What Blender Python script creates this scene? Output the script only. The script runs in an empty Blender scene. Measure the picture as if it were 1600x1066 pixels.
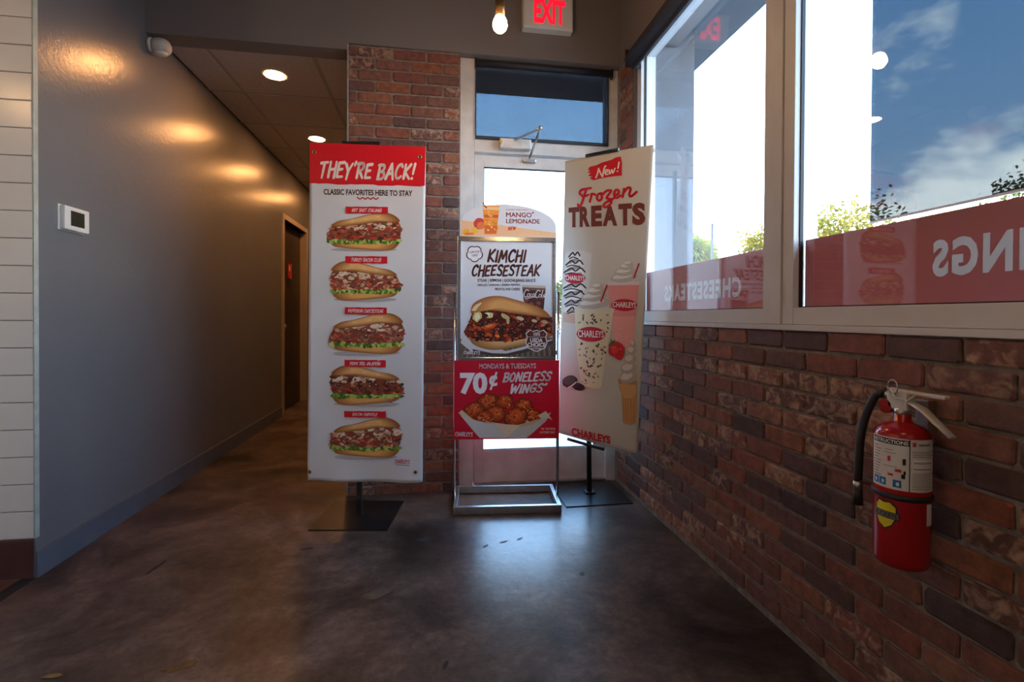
import bpy, bmesh, math, random
import numpy as np
from mathutils import Vector, Matrix
from mathutils.geometry import tessellate_polygon

R = math.radians
scene = bpy.context.scene
COL = scene.collection

# ------------------------------------------------------------------ camera
F_PX, YAW, PIT, ROL, CY, CAM_H = 780.0, .1555, .0094, .005, 502.4, 1.08
cam_d = bpy.data.cameras.new('camera')
cam_d.sensor_width = 36.0
cam_d.lens = 36.0 * F_PX / 1600.0
cam_d.shift_y = -(533.0 - CY) / 1600.0
cam_d.clip_start = .02
cam_d.clip_end = 500
cam = bpy.data.objects.new('camera', cam_d)
COL.objects.link(cam)
fw = Vector((math.sin(YAW) * math.cos(PIT), math.cos(YAW) * math.cos(PIT), -math.sin(PIT)))
rt = Vector((math.cos(YAW), -math.sin(YAW), 0))
up = rt.cross(fw)
rt2 = rt * math.cos(ROL) + up * math.sin(ROL)
up2 = up * math.cos(ROL) - rt * math.sin(ROL)
m = Matrix((rt2, up2, -fw)).transposed().to_4x4()
m.translation = Vector((0, 0, CAM_H))
cam.matrix_world = m
scene.camera = cam

# ------------------------------------------------------------------ view
vs = scene.view_settings
vs.view_transform = 'Standard'
vs.look = 'None'
vs.gamma = 1.0
vs.use_curve_mapping = False
vs.exposure = 2.15

# ------------------------------------------------------------------ world: blue sky with broken cloud
SKY = 1.0
world = bpy.data.worlds.new('sky')
scene.world = world
world.use_nodes = True
wn, wl = world.node_tree.nodes, world.node_tree.links
wn.clear()
wo = wn.new('ShaderNodeOutputWorld')
bg = wn.new('ShaderNodeBackground')
tc = wn.new('ShaderNodeTexCoord')
sep = wn.new('ShaderNodeSeparateXYZ')
wl.new(tc.outputs['Generated'], sep.inputs[0])
ramp = wn.new('ShaderNodeValToRGB')
ramp.color_ramp.elements[0].position = 0.0
ramp.color_ramp.elements[0].color = (.74, .77, .80, 1)
ramp.color_ramp.elements[1].position = .55
ramp.color_ramp.elements[1].color = (.20, .40, .74, 1)
e = ramp.color_ramp.elements.new(.18)
e.color = (.44, .60, .82, 1)
wl.new(sep.outputs['Z'], ramp.inputs['Fac'])
# flatten direction on to a cloud layer
addz = wn.new('ShaderNodeMath'); addz.operation = 'ADD'; addz.inputs[1].default_value = .22
wl.new(sep.outputs['Z'], addz.inputs[0])
mxz = wn.new('ShaderNodeMath'); mxz.operation = 'MAXIMUM'; mxz.inputs[1].default_value = .08
wl.new(addz.outputs[0], mxz.inputs[0])
dx = wn.new('ShaderNodeMath'); dx.operation = 'DIVIDE'
dy = wn.new('ShaderNodeMath'); dy.operation = 'DIVIDE'
wl.new(sep.outputs['X'], dx.inputs[0]); wl.new(mxz.outputs[0], dx.inputs[1])
wl.new(sep.outputs['Y'], dy.inputs[0]); wl.new(mxz.outputs[0], dy.inputs[1])
cmb = wn.new('ShaderNodeCombineXYZ')
ox = wn.new('ShaderNodeMath'); ox.operation = 'ADD'; oy = wn.new('ShaderNodeMath'); oy.operation = 'ADD'
wl.new(dx.outputs[0], ox.inputs[0]); wl.new(dy.outputs[0], oy.inputs[0])
wl.new(ox.outputs[0], cmb.inputs[0]); wl.new(oy.outputs[0], cmb.inputs[1])
CLOUD_SEED = 9.1
CLOUD_DX, CLOUD_DY = -.31, -.22
cmb.inputs[2].default_value = CLOUD_SEED
ox.inputs[1].default_value = CLOUD_DX; oy.inputs[1].default_value = CLOUD_DY
nz = wn.new('ShaderNodeTexNoise')
nz.inputs['Scale'].default_value = 1.15
nz.inputs['Detail'].default_value = 9
nz.inputs['Roughness'].default_value = .58
wl.new(cmb.outputs[0], nz.inputs['Vector'])
cr = wn.new('ShaderNodeValToRGB')
cr.color_ramp.elements[0].position = .53
cr.color_ramp.elements[1].position = .63
wl.new(nz.outputs['Fac'], cr.inputs['Fac'])
mixc = wn.new('ShaderNodeMixRGB')
mixc.inputs['Color2'].default_value = (1.9, 1.62, 1.45, 1)
wl.new(cr.outputs['Color'], mixc.inputs['Fac'])
wl.new(ramp.outputs['Color'], mixc.inputs['Color1'])
wl.new(mixc.outputs['Color'], bg.inputs['Color'])
bg.inputs['Strength'].default_value = 4.0 * SKY
wl.new(bg.outputs[0], wo.inputs['Surface'])

# low sun behind the building, on the trees opposite
sun_d = bpy.data.lights.new('sun', 'SUN')
sun_d.energy = 1.7
sun_d.angle = R(.6)
sun_d.color = (1.0, .83, .6)
sun = bpy.data.objects.new('sun', sun_d)
COL.objects.link(sun)
sun.rotation_euler = Vector((.72, .55, -.42)).to_track_quat('-Z', 'Y').to_euler()

# ------------------------------------------------------------------ materials
def lin(c):
    c = c / 255.0
    return c / 12.92 if c <= .04045 else ((c + .055) / 1.055) ** 2.4
def rgb(r, g, b): return (lin(r), lin(g), lin(b), 1.0)

MATS = {}
def mat(name, col, rough=.5, metal=0., spec=.5, emit=None, estr=0., noise=None, bump=None, coat=0.):
    """noise=(scale, amount, detail): value variation; bump=(scale, strength)"""
    if name in MATS: return MATS[name]
    M = bpy.data.materials.new(name); M.use_nodes = True
    nt = M.node_tree; b = nt.nodes['Principled BSDF']
    b.inputs['Base Color'].default_value = col
    b.inputs['Roughness'].default_value = rough
    b.inputs['Metallic'].default_value = metal
    b.inputs['Specular IOR Level'].default_value = spec
    b.inputs['Coat Weight'].default_value = coat
    if emit:
        b.inputs['Emission Color'].default_value = emit
        b.inputs['Emission Strength'].default_value = estr
    if noise or bump:
        t = nt.nodes.new('ShaderNodeTexCoord')
    if noise:
        n = nt.nodes.new('ShaderNodeTexNoise')
        n.inputs['Scale'].default_value = noise[0]
        n.inputs['Detail'].default_value = noise[2] if len(noise) > 2 else 4
        nt.links.new(t.outputs['Object'], n.inputs['Vector'])
        r = nt.nodes.new('ShaderNodeValToRGB')
        a = noise[1]
        r.color_ramp.elements[0].position = .3
        r.color_ramp.elements[1].position = .7
        r.color_ramp.elements[0].color = tuple(c * (1 - a) for c in col[:3]) + (1,)
        r.color_ramp.elements[1].color = tuple(min(1, c * (1 + a)) for c in col[:3]) + (1,)
        nt.links.new(n.outputs['Fac'], r.inputs['Fac'])
        nt.links.new(r.outputs['Color'], b.inputs['Base Color'])
    if bump:
        n2 = nt.nodes.new('ShaderNodeTexNoise')
        n2.inputs['Scale'].default_value = bump[0]
        n2.inputs['Detail'].default_value = 5
        nt.links.new(t.outputs['Object'], n2.inputs['Vector'])
        bp = nt.nodes.new('ShaderNodeBump')
        bp.inputs['Strength'].default_value = bump[1]
        bp.inputs['Distance'].default_value = .01
        nt.links.new(n2.outputs['Fac'], bp.inputs['Height'])
        nt.links.new(bp.outputs['Normal'], b.inputs['Normal'])
    MATS[name] = M
    return M

def glass_mat(name, tint, ior=1.5):
    M = bpy.data.materials.new(name); M.use_nodes = True
    nt = M.node_tree; nt.nodes.clear()
    o = nt.nodes.new('ShaderNodeOutputMaterial')
    tr = nt.nodes.new('ShaderNodeBsdfTransparent'); tr.inputs['Color'].default_value = tint
    gl = nt.nodes.new('ShaderNodeBsdfGlossy'); gl.inputs['Roughness'].default_value = .0
    gl.inputs['Color'].default_value = (.95, .97, 1, 1)
    fr = nt.nodes.new('ShaderNodeFresnel')
    ge = nt.nodes.new('ShaderNodeNewGeometry')          # a pane, not a solid: same reflectance on both faces
    mr = nt.nodes.new('ShaderNodeMapRange'); mr.inputs['To Min'].default_value = ior; mr.inputs['To Max'].default_value = 1 / ior
    nt.links.new(ge.outputs['Backfacing'], mr.inputs['Value']); nt.links.new(mr.outputs[0], fr.inputs['IOR'])
    mx = nt.nodes.new('ShaderNodeMixShader')
    nt.links.new(fr.outputs[0], mx.inputs[0])
    nt.links.new(tr.outputs[0], mx.inputs[1]); nt.links.new(gl.outputs[0], mx.inputs[2])
    nt.links.new(mx.outputs[0], o.inputs['Surface'])
    return M

def sheer_mat(name, col, trans, translucent=None, tl_mix=.5, tint=(1, 1, 1, 1)):
    """woven or printed sheet that lets `trans` of the light straight through"""
    M = bpy.data.materials.new(name); M.use_nodes = True
    nt = M.node_tree; nt.nodes.clear()
    o = nt.nodes.new('ShaderNodeOutputMaterial')
    tr = nt.nodes.new('ShaderNodeBsdfTransparent'); tr.inputs['Color'].default_value = tint
    df = nt.nodes.new('ShaderNodeBsdfDiffuse'); df.inputs['Color'].default_value = col
    body = df
    if translucent:
        tl = nt.nodes.new('ShaderNodeBsdfTranslucent'); tl.inputs['Color'].default_value = translucent
        m1 = nt.nodes.new('ShaderNodeMixShader'); m1.inputs[0].default_value = tl_mix
        nt.links.new(df.outputs[0], m1.inputs[1]); nt.links.new(tl.outputs[0], m1.inputs[2])
        body = m1
    mx = nt.nodes.new('ShaderNodeMixShader'); mx.inputs[0].default_value = trans
    nt.links.new(body.outputs[0], mx.inputs[1]); nt.links.new(tr.outputs[0], mx.inputs[2])
    nt.links.new(mx.outputs[0], o.inputs['Surface'])
    return M

def floor_material():
    M = bpy.data.materials.new('stained_concrete'); M.use_nodes = True
    nt = M.node_tree; N = nt.nodes; L = nt.links; b = N['Principled BSDF']
    t = N.new('ShaderNodeTexCoord')
    def noise(sc, det, rough=.6, dist=0.):
        n = N.new('ShaderNodeTexNoise'); n.inputs['Scale'].default_value = sc
        n.inputs['Detail'].default_value = det; n.inputs['Roughness'].default_value = rough
        n.inputs['Distortion'].default_value = dist
        L.new(t.outputs['Object'], n.inputs['Vector']); return n
    n1 = noise(2.3, 10, .74, .35)
    r1 = N.new('ShaderNodeValToRGB')
    r1.color_ramp.elements[0].position = .36; r1.color_ramp.elements[0].color = (.022, .0155, .0125, 1)
    r1.color_ramp.elements[1].position = .64; r1.color_ramp.elements[1].color = (.170, .128, .110, 1)
    e_ = r1.color_ramp.elements.new(.5); e_.color = (.082, .060, .051, 1)
    L.new(n1.outputs['Fac'], r1.inputs['Fac'])
    n2 = noise(26, 9, .78)
    r2 = N.new('ShaderNodeValToRGB')
    r2.color_ramp.elements[0].position = .28; r2.color_ramp.elements[0].color = (.42, .38, .35, 1)
    r2.color_ramp.elements[1].position = .65; r2.color_ramp.elements[1].color = (1.3, 1.26, 1.22, 1)
    L.new(n2.outputs['Fac'], r2.inputs['Fac'])
    mul = N.new('ShaderNodeMixRGB'); mul.blend_type = 'MULTIPLY'; mul.inputs['Fac'].default_value = 1
    L.new(r1.outputs['Color'], mul.inputs['Color1']); L.new(r2.outputs['Color'], mul.inputs['Color2'])
    # small pale chips in the stain
    v = N.new('ShaderNodeTexVoronoi'); v.inputs['Scale'].default_value = 46
    L.new(t.outputs['Object'], v.inputs['Vector'])
    rv = N.new('ShaderNodeValToRGB')
    rv.color_ramp.elements[0].position = .03; rv.color_ramp.elements[0].color = (1, 1, 1, 1)
    rv.color_ramp.elements[1].position = .075; rv.color_ramp.elements[1].color = (0, 0, 0, 1)
    L.new(v.outputs['Distance'], rv.inputs['Fac'])
    n3 = noise(2.3, 3)
    rc = N.new('ShaderNodeValToRGB'); rc.color_ramp.elements[0].position = .52; rc.color_ramp.elements[1].position = .66
    L.new(n3.outputs['Fac'], rc.inputs['Fac'])
    mm = N.new('ShaderNodeMath'); mm.operation = 'MULTIPLY'
    L.new(rv.outputs['Color'], mm.inputs[0]); L.new(rc.outputs['Color'], mm.inputs[1])
    mix = N.new('ShaderNodeMixRGB'); mix.inputs['Color2'].default_value = (.46, .40, .36, 1)
    L.new(mm.outputs[0], mix.inputs['Fac']); L.new(mul.outputs['Color'], mix.inputs['Color1'])
    L.new(mix.outputs['Color'], b.inputs['Base Color'])
    rr = N.new('ShaderNodeMapRange'); rr.inputs['To Min'].default_value = .22; rr.inputs['To Max'].default_value = .42
    L.new(n2.outputs['Fac'], rr.inputs['Value']); L.new(rr.outputs[0], b.inputs['Roughness'])
    b.inputs['Specular IOR Level'].default_value = .45
    n4 = noise(7, 6, .6)
    bp = N.new('ShaderNodeBump'); bp.inputs['Strength'].default_value = .22; bp.inputs['Distance'].default_value = .01
    L.new(n4.outputs['Fac'], bp.inputs['Height']); L.new(bp.outputs['Normal'], b.inputs['Normal'])
    return M

def brick_material():
    M = bpy.data.materials.new('clay_brick'); M.use_nodes = True
    nt = M.node_tree; N = nt.nodes; L = nt.links; b = N['Principled BSDF']
    t = N.new('ShaderNodeTexCoord'); oi = N.new('ShaderNodeObjectInfo')
    off = N.new('ShaderNodeVectorMath'); off.operation = 'SCALE'; off.inputs[0].default_value = (31, 17, 23)
    L.new(oi.outputs['Random'], off.inputs['Scale'])
    ad = N.new('ShaderNodeVectorMath'); ad.operation = 'ADD'
    L.new(t.outputs['Object'], ad.inputs[0]); L.new(off.outputs[0], ad.inputs[1])
    base = N.new('ShaderNodeValToRGB'); base.color_ramp.interpolation = 'LINEAR'
    cols = [(0, (0.262, 0.084, 0.051)), (.16, (0.211, 0.079, 0.058)), (.30, (0.118, 0.064, 0.058)), (.44, (0.224, 0.096, 0.070)),
            (.58, (0.084, 0.051, 0.051)), (.70, (0.192, 0.084, 0.064)), (.80, (0.269, 0.100, 0.056)), (1.0, (0.243, 0.115, 0.077))]
    base.color_ramp.elements[0].position = 0; base.color_ramp.elements[0].color = cols[0][1] + (1,)
    base.color_ramp.elements[1].position = 1; base.color_ramp.elements[1].color = cols[-1][1] + (1,)
    for p, c in cols[1:-1]:
        e_ = base.color_ramp.elements.new(p); e_.color = c + (1,)
    L.new(oi.outputs['Random'], base.inputs['Fac'])
    n = N.new('ShaderNodeTexNoise'); n.inputs['Scale'].default_value = 28; n.inputs['Detail'].default_value = 6
    n.inputs['Roughness'].default_value = .7
    L.new(ad.outputs[0], n.inputs['Vector'])
    vr = N.new('ShaderNodeValToRGB')
    vr.color_ramp.elements[0].position = .3; vr.color_ramp.elements[0].color = (.55, .55, .58, 1)
    vr.color_ramp.elements[1].position = .7; vr.color_ramp.elements[1].color = (1.3, 1.25, 1.2, 1)
    L.new(n.outputs['Fac'], vr.inputs['Fac'])
    mu = N.new('ShaderNodeMixRGB'); mu.blend_type = 'MULTIPLY'; mu.inputs['Fac'].default_value = 1
    L.new(base.outputs['Color'], mu.inputs['Color1']); L.new(vr.outputs['Color'], mu.inputs['Color2'])
    # tan wash streaks on some of the bricks
    n2 = N.new('ShaderNodeTexNoise'); n2.inputs['Scale'].default_value = 26; n2.inputs['Detail'].default_value = 5
    n2.inputs['Distortion'].default_value = 1.1
    L.new(ad.outputs[0], n2.inputs['Vector'])
    st = N.new('ShaderNodeValToRGB')
    st.color_ramp.elements[0].position = .46; st.color_ramp.elements[0].color = (0, 0, 0, 1)
    st.color_ramp.elements[1].position = .66; st.color_ramp.elements[1].color = (1, 1, 1, 1)
    L.new(n2.outputs['Fac'], st.inputs['Fac'])
    fr = N.new('ShaderNodeMath'); fr.operation = 'FRACT'
    ml = N.new('ShaderNodeMath'); ml.operation = 'MULTIPLY'; ml.inputs[1].default_value = 7.31
    L.new(oi.outputs['Random'], ml.inputs[0]); L.new(ml.outputs[0], fr.inputs[0])
    gt = N.new('ShaderNodeMapRange'); gt.inputs['From Min'].default_value = .74; gt.inputs['From Max'].default_value = .80
    gt.inputs['To Max'].default_value = .72
    L.new(fr.outputs[0], gt.inputs['Value'])
    sm = N.new('ShaderNodeMath'); sm.operation = 'MULTIPLY'
    L.new(st.outputs['Color'], sm.inputs[0]); L.new(gt.outputs[0], sm.inputs[1])
    mx = N.new('ShaderNodeMixRGB'); mx.inputs['Color2'].default_value = (.52, .34, .23, 1)
    L.new(sm.outputs[0], mx.inputs['Fac']); L.new(mu.outputs['Color'], mx.inputs['Color1'])
    L.new(mx.outputs['Color'], b.inputs['Base Color'])
    b.inputs['Roughness'].default_value = .62
    b.inputs['Specular IOR Level'].default_value = .35
    bp = N.new('ShaderNodeBump'); bp.inputs['Strength'].default_value = .55; bp.inputs['Distance'].default_value = .006
    L.new(n.outputs['Fac'], bp.inputs['Height']); L.new(bp.outputs['Normal'], b.inputs['Normal'])
    return M

def print_material(name, rough=.42, translucent=0.):
    """printed ink: colour comes from the mesh's own colour layer"""
    M = bpy.data.materials.new(name); M.use_nodes = True
    nt = M.node_tree; b = nt.nodes['Principled BSDF']
    a = nt.nodes.new('ShaderNodeVertexColor'); a.layer_name = 'ink'
    n = nt.nodes.new('ShaderNodeTexNoise'); n.inputs['Scale'].default_value = 160; n.inputs['Detail'].default_value = 3
    t = nt.nodes.new('ShaderNodeTexCoord'); nt.links.new(t.outputs['Object'], n.inputs['Vector'])
    mr = nt.nodes.new('ShaderNodeMapRange'); mr.inputs['To Min'].default_value = 1.06; mr.inputs['To Max'].default_value = 1.26
    nt.links.new(n.outputs['Fac'], mr.inputs['Value'])
    mu = nt.nodes.new('ShaderNodeMixRGB'); mu.blend_type = 'MULTIPLY'; mu.inputs['Fac'].default_value = 1
    nt.links.new(a.outputs['Color'], mu.inputs['Color1']); nt.links.new(mr.outputs[0], mu.inputs['Color2'])
    nt.links.new(mu.outputs['Color'], b.inputs['Base Color'])
    b.inputs['Roughness'].default_value = rough
    b.inputs['Specular IOR Level'].default_value = .3
    return M

def leaf_material(name, c1, c2):
    M = bpy.data.materials.new(name); M.use_nodes = True
    nt = M.node_tree; N = nt.nodes; N.clear()
    o = N.new('ShaderNodeOutputMaterial')
    t = N.new('ShaderNodeTexCoord'); n = N.new('ShaderNodeTexNoise'); n.inputs['Scale'].default_value = 2.2
    nt.links.new(t.outputs['Object'], n.inputs['Vector'])
    r = N.new('ShaderNodeValToRGB'); r.color_ramp.elements[0].position = .35; r.color_ramp.elements[1].position = .65
    r.color_ramp.elements[0].color = c1; r.color_ramp.elements[1].color = c2
    nt.links.new(n.outputs['Fac'], r.inputs['Fac'])
    d = N.new('ShaderNodeBsdfDiffuse'); tl = N.new('ShaderNodeBsdfTranslucent')
    nt.links.new(r.outputs[0], d.inputs[0]); nt.links.new(r.outputs[0], tl.inputs[0])
    mx = N.new('ShaderNodeMixShader'); mx.inputs[0].default_value = .3
    nt.links.new(d.outputs[0], mx.inputs[1]); nt.links.new(tl.outputs[0], mx.inputs[2])
    nt.links.new(mx.outputs[0], o.inputs[0])
    return M

M_wall = mat('grey_paint', (.158, .157, .162, 1), .26, spec=.33, noise=(1.2, .06), bump=(38, .12))
M_taupe = mat('taupe_paint', (.185, .160, .150, 1), .55, noise=(1.5, .05), bump=(60, .05))
M_base = mat('vinyl_base', (.105, .118, .145, 1), .45, noise=(6, .12))
M_tile = mat('white_glazed_tile', (.76, .71, .65, 1), .25, spec=.5, noise=(3, .04))
M_grout = mat('tile_grout', (.30, .27, .25, 1), .8, noise=(40, .15))
M_quarry = mat('quarry_tile', (.150, .050, .028, 1), .5, noise=(12, .25))
M_cove = mat('red_cove_tile', (.085, .026, .024, 1), .4, noise=(10, .2))
M_mortar = mat('mortar', (.235, .198, .170, 1), .9, noise=(30, .28, 6), bump=(90, .6))
M_ceil = mat('ceiling_tile', (.50, .45, .42, 1), .9, noise=(60, .10), bump=(160, .25))
M_grid = mat('ceiling_grid', (.36, .32, .30, 1), .6, noise=(8, .06))
M_main_ceil = mat('ceiling_paint', (.16, .15, .145, 1), .8, noise=(3, .05))
M_alu = mat('painted_aluminium', (.60, .59, .59, 1), .42, noise=(5, .05), bump=(80, .03))
M_door_paint = mat('worn_cream_paint', (.60, .56, .52, 1), .5, noise=(9, .13, 7), bump=(50, .06))
M_gasket = mat('black_gasket', (.012, .012, .014, 1), .6, noise=(20, .1))
M_black = mat('black_powder_coat', (.012, .012, .013, 1), .42, noise=(30, .15))
M_blackgloss = mat('black_steel_plate', (.008, .008, .009, 1), .34, spec=.5, noise=(18, .2))
M_chrome = mat('chrome_tube', (.72, .72, .72, 1), .16, metal=1., noise=(14, .08))
M_steel = mat('brushed_steel', (.48, .47, .46, 1), .34, metal=1., noise=(25, .15))
M_brownmetal = mat('aged_brass', (.30, .17, .07, 1), .35, metal=.9, noise=(25, .15))
M_white_plastic = mat('white_plastic', (.66, .64, .60, 1), .4, noise=(8, .03))
M_cam_plastic = mat('ivory_plastic', (.58, .53, .46, 1), .42, noise=(8, .04))
M_lcd = mat('lcd_screen', (.028, .032, .024, 1), .15, noise=(20, .1))
M_navy = mat('navy_shade_fabric', (.020, .023, .033, 1), .6, noise=(60, .15))
M_red_enamel = mat('red_enamel', (.36, .006, .012, 1), .22, spec=.5, coat=.3, noise=(6, .06))
M_rubber = mat('black_rubber', (.014, .014, .015, 1), .5, noise=(30, .12))
M_grey_metal = mat('cast_aluminium', (.62, .60, .56, 1), .38, metal=.25, noise=(30, .12))
M_redplastic = mat('clear_red_plastic', (.30, .02, .025, 1), .2, noise=(30, .15))
M_bulb = mat('lit_bulb', (1, .8, .5, 1), .3, emit=(1.0, .58, .26, 1), estr=52)
M_down = mat('lit_downlight', (1, .8, .5, 1), .3, emit=(1.0, .43, .14, 1), estr=52)
M_ring = mat('downlight_trim', (.55, .48, .42, 1), .4, noise=(20, .05))
M_exit_red = mat('exit_letters', (.8, .02, .03, 1), .4, emit=(1.0, .004, .02, 1), estr=.33)
M_darkdoor = mat('dark_brown_door', (.030, .019, .014, 1), .35, noise=(4, .25), bump=(40, .05))
M_trimpaint = mat('taupe_trim_paint', (.33, .27, .23, 1), .45, noise=(6, .08))
M_canopy = mat('canopy_metal', (.055, .062, .072, 1), .6, noise=(3, .06))
M_stucco = mat('light_stucco', (.13, .13, .14, 1), .8, noise=(8, .03), bump=(60, .08))
M_pave = mat('concrete_paving', (.27, .26, .245, 1), .85, noise=(1.5, .12, 7))
M_bark = mat('bark', (.10, .075, .055, 1), .9, noise=(9, .3), bump=(30, .6))
M_pole = mat('galvanised_pole', (.03, .03, .03, 1), .5, noise=(8, .1))
M_floor = floor_material()
M_brick = brick_material()
M_glass = glass_mat('window_glass', (.93, .96, .95, 1), 1.62)
M_mesh = sheer_mat('solar_mesh', (.02, .022, .026, 1), .185, tint=(.75, .87, .96, 1))
M_mesh2 = sheer_mat('shade_mesh', (.03, .031, .034, 1), .225, tint=(.78, .89, .97, 1))
M_film = sheer_mat('red_window_film', (.40, .17, .15, 1), .0, (.30, .125, .115, 1), .5)
M_filmtext = sheer_mat('pale_film_letters', (.50, .44, .41, 1), .0, (.38, .33, .31, 1), .5)
M_print = print_material('printed_ink')
M_vinyl = mat('white_banner_vinyl', (.80, .775, .76, 1), .46, spec=.3, noise=(2, .03), bump=(14, .12))
M_vinyl2 = mat('cream_banner_vinyl', (.64, .60, .52, 1), .5, spec=.3, noise=(2, .03), bump=(10, .12))
M_card = mat('white_poster_card', (.78, .755, .76, 1), .4, spec=.35, noise=(3, .02))
M_redcard = mat('red_poster_card', (.68, .013, .038, 1), .35, spec=.35, noise=(3, .05))
M_brass = mat('brass_grommet', (.62, .45, .18, 1), .28, metal=1., noise=(30, .1))
M_stain = mat('tan_floor_stain', (.105, .080, .056, 1), .5, noise=(30, .3))
M_yleaf = mat('dry_leaf', (.22, .15, .05, 1), .6, noise=(40, .3))

# ------------------------------------------------------------------ mesh helpers
def link(o, parent=None):
    COL.objects.link(o)
    if parent is not None: o.parent = parent
    return o

def empty(name, loc=(0, 0, 0), rz=0.):
    o = bpy.data.objects.new(name, None); o.empty_display_size = .05
    o.location = loc; o.rotation_euler = (0, 0, rz)
    return link(o)

def tag(o, label=None, cat=None, group=None, kind=None):
    if label: o['label'] = label
    if cat: o['category'] = cat
    if group: o['group'] = group
    if kind: o['kind'] = kind
    return o

class MB:
    def __init__(s): s.v = []; s.f = []; s.smooth = []
    def add(s, vs_, fs, sm=False):
        b = len(s.v); s.v += [tuple(p) for p in vs_]
        for f in fs: s.f.append(tuple(b + i for i in f)); s.smooth.append(sm)
        return s
    def box(s, x0, x1, y0, y1, z0, z1, ch=0.):
        if ch <= 0:
            v = [(x, y, z) for z in (z0, z1) for y in (y0, y1) for x in (x0, x1)]
            return s.add(v, [(0, 2, 3, 1), (4, 5, 7, 6), (0, 1, 5, 4), (2, 6, 7, 3), (0, 4, 6, 2), (1, 3, 7, 5)])
        bm = bmesh.new()
        bmesh.ops.create_cube(bm, size=1)
        for p in bm.verts:
            p.co = Vector(((x0 + x1) / 2 + p.co.x * (x1 - x0), (y0 + y1) / 2 + p.co.y * (y1 - y0), (z0 + z1) / 2 + p.co.z * (z1 - z0)))
        bmesh.ops.bevel(bm, geom=bm.edges[:], offset=ch, segments=2, profile=.6, affect='EDGES')
        bm.verts.index_update()
        s.add([p.co for p in bm.verts], [[q.index for q in f.verts] for f in bm.faces])
        bm.free(); return s
    def tube(s, pts, r, n=12, cap=True, sm=True, flat=None):
        """swept tube through pts; r may be a list; flat=(a,b) scales the ring axes"""
        pts = [Vector(p) for p in pts]
        rs = r if isinstance(r, (list, tuple)) else [r] * len(pts)
        rings = []
        prev = None
        for i, p in enumerate(pts):
            t = (pts[min(i + 1, len(pts) - 1)] - pts[max(i - 1, 0)]).normalized()
            if prev is None:
                a = Vector((0, 0, 1)) if abs(t.z) < .9 else Vector((1, 0, 0))
                u_ = t.cross(a).normalized()
            else:
                u_ = (prev - t * prev.dot(t)).normalized()
            prev = u_
            w_ = t.cross(u_)
            fa, fb = flat if flat else (1, 1)
            rings.append([p + (u_ * math.cos(2 * math.pi * k / n) * fa + w_ * math.sin(2 * math.pi * k / n) * fb) * rs[i] for k in range(n)])
        v = [q for ring in rings for q in ring]
        f = []
        for i in range(len(pts) - 1):
            for k in range(n):
                f.append((i * n + k, i * n + (k + 1) % n, (i + 1) * n + (k + 1) % n, (i + 1) * n + k))
        s.add(v, f, sm)
        if cap:
            b = len(s.v) - len(v)
            s.f.append(tuple(b + k for k in range(n))[::-1]); s.smooth.append(False)
            s.f.append(tuple(b + (len(pts) - 1) * n + k for k in range(n))); s.smooth.append(False)
        return s
    def lathe(s, prof, c=(0, 0, 0), axis='Z', n=24, sm=True, mtx=None):
        v = []; f = []
        for (r_, h_) in prof:
            for k in range(n):
                a = 2 * math.pi * k / n
                p = Vector((r_ * math.cos(a), r_ * math.sin(a), h_))
                if axis == 'X': p = Vector((p.z, p.x, p.y))
                if axis == 'Y': p = Vector((p.x, p.z, p.y))
                if mtx is not None: p = mtx @ p
                v.append(p + Vector(c))
        for i in range(len(prof) - 1):
            for k in range(n):
                f.append((i * n + k, i * n + (k + 1) % n, (i + 1) * n + (k + 1) % n, (i + 1) * n + k))
        s.add(v, f, sm)
        b = len(s.v) - len(v)
        s.f.append(tuple(b + k for k in range(n))[::-1]); s.smooth.append(False)
        s.f.append(tuple(b + (len(prof) - 1) * n + k for k in range(n))); s.smooth.append(False)
        return s
    def prism(s, poly, axis, a, b):
        """extrude a 2-D polygon along axis from a to b"""
        def P(q, h_):
            return {'X': (h_, q[0], q[1]), 'Y': (q[0], h_, q[1]), 'Z': (q[0], q[1], h_)}[axis]
        n = len(poly)
        v = [P(q, a) for q in poly] + [P(q, b) for q in poly]
        f = [(i, (i + 1) % n, n + (i + 1) % n, n + i) for i in range(n)]
        tri = tessellate_polygon([[Vector((q[0], q[1], 0)) for q in poly]])
        f += [tuple(t) for t in tri] + [tuple(n + i for i in t)[::-1] for t in tri]
        return s.add(v, f)
    def mesh(s, name, material):
        me = bpy.data.meshes.new(name)
        me.from_pydata(s.v, [], s.f)
        me.polygons.foreach_set('use_smooth', s.smooth)
        bm = bmesh.new(); bm.from_mesh(me)
        bmesh.ops.recalc_face_normals(bm, faces=bm.faces[:])
        bm.to_mesh(me); bm.free()
        me.materials.append(material)
        me.update()
        return me
    def build(s, name, material, parent=None, loc=None, rot=None):
        o = bpy.data.objects.new(name, s.mesh(name, material))
        if loc: o.location = loc
        if rot: o.rotation_euler = rot
        return link(o, parent)

def struct(name, mb, material, label=None, cat=None):
    o = mb.build(name, material)
    return tag(o, label, cat, kind='structure')

# ================================================================== dimensions (metres)
XL, XR, YD = -1.605, 1.183, 3.10        # left wall, right brick face, door-wall brick face
ZH, ZC, ZM = 2.665, 2.70, 3.42          # header underside, corridor ceiling, main ceiling
YT = 2.308                              # white tile return
YE = 8.6                                # corridor end
XP0, XP1 = -.51, .158                   # brick pier
COURSE, JOINT = .0677, .010
ZS = 1.039                              # top of the brick dado

# ================================================================== the setting
fl = struct('floor', MB().box(XL, XR + .25, -4.2, YE + .1, -.12, 0).box(XL - .12, XL, YT + .13, YE, -.12, -.0005), M_floor,
            'dark brown stained concrete floor with scuffs and worn patches', 'floor')
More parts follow.
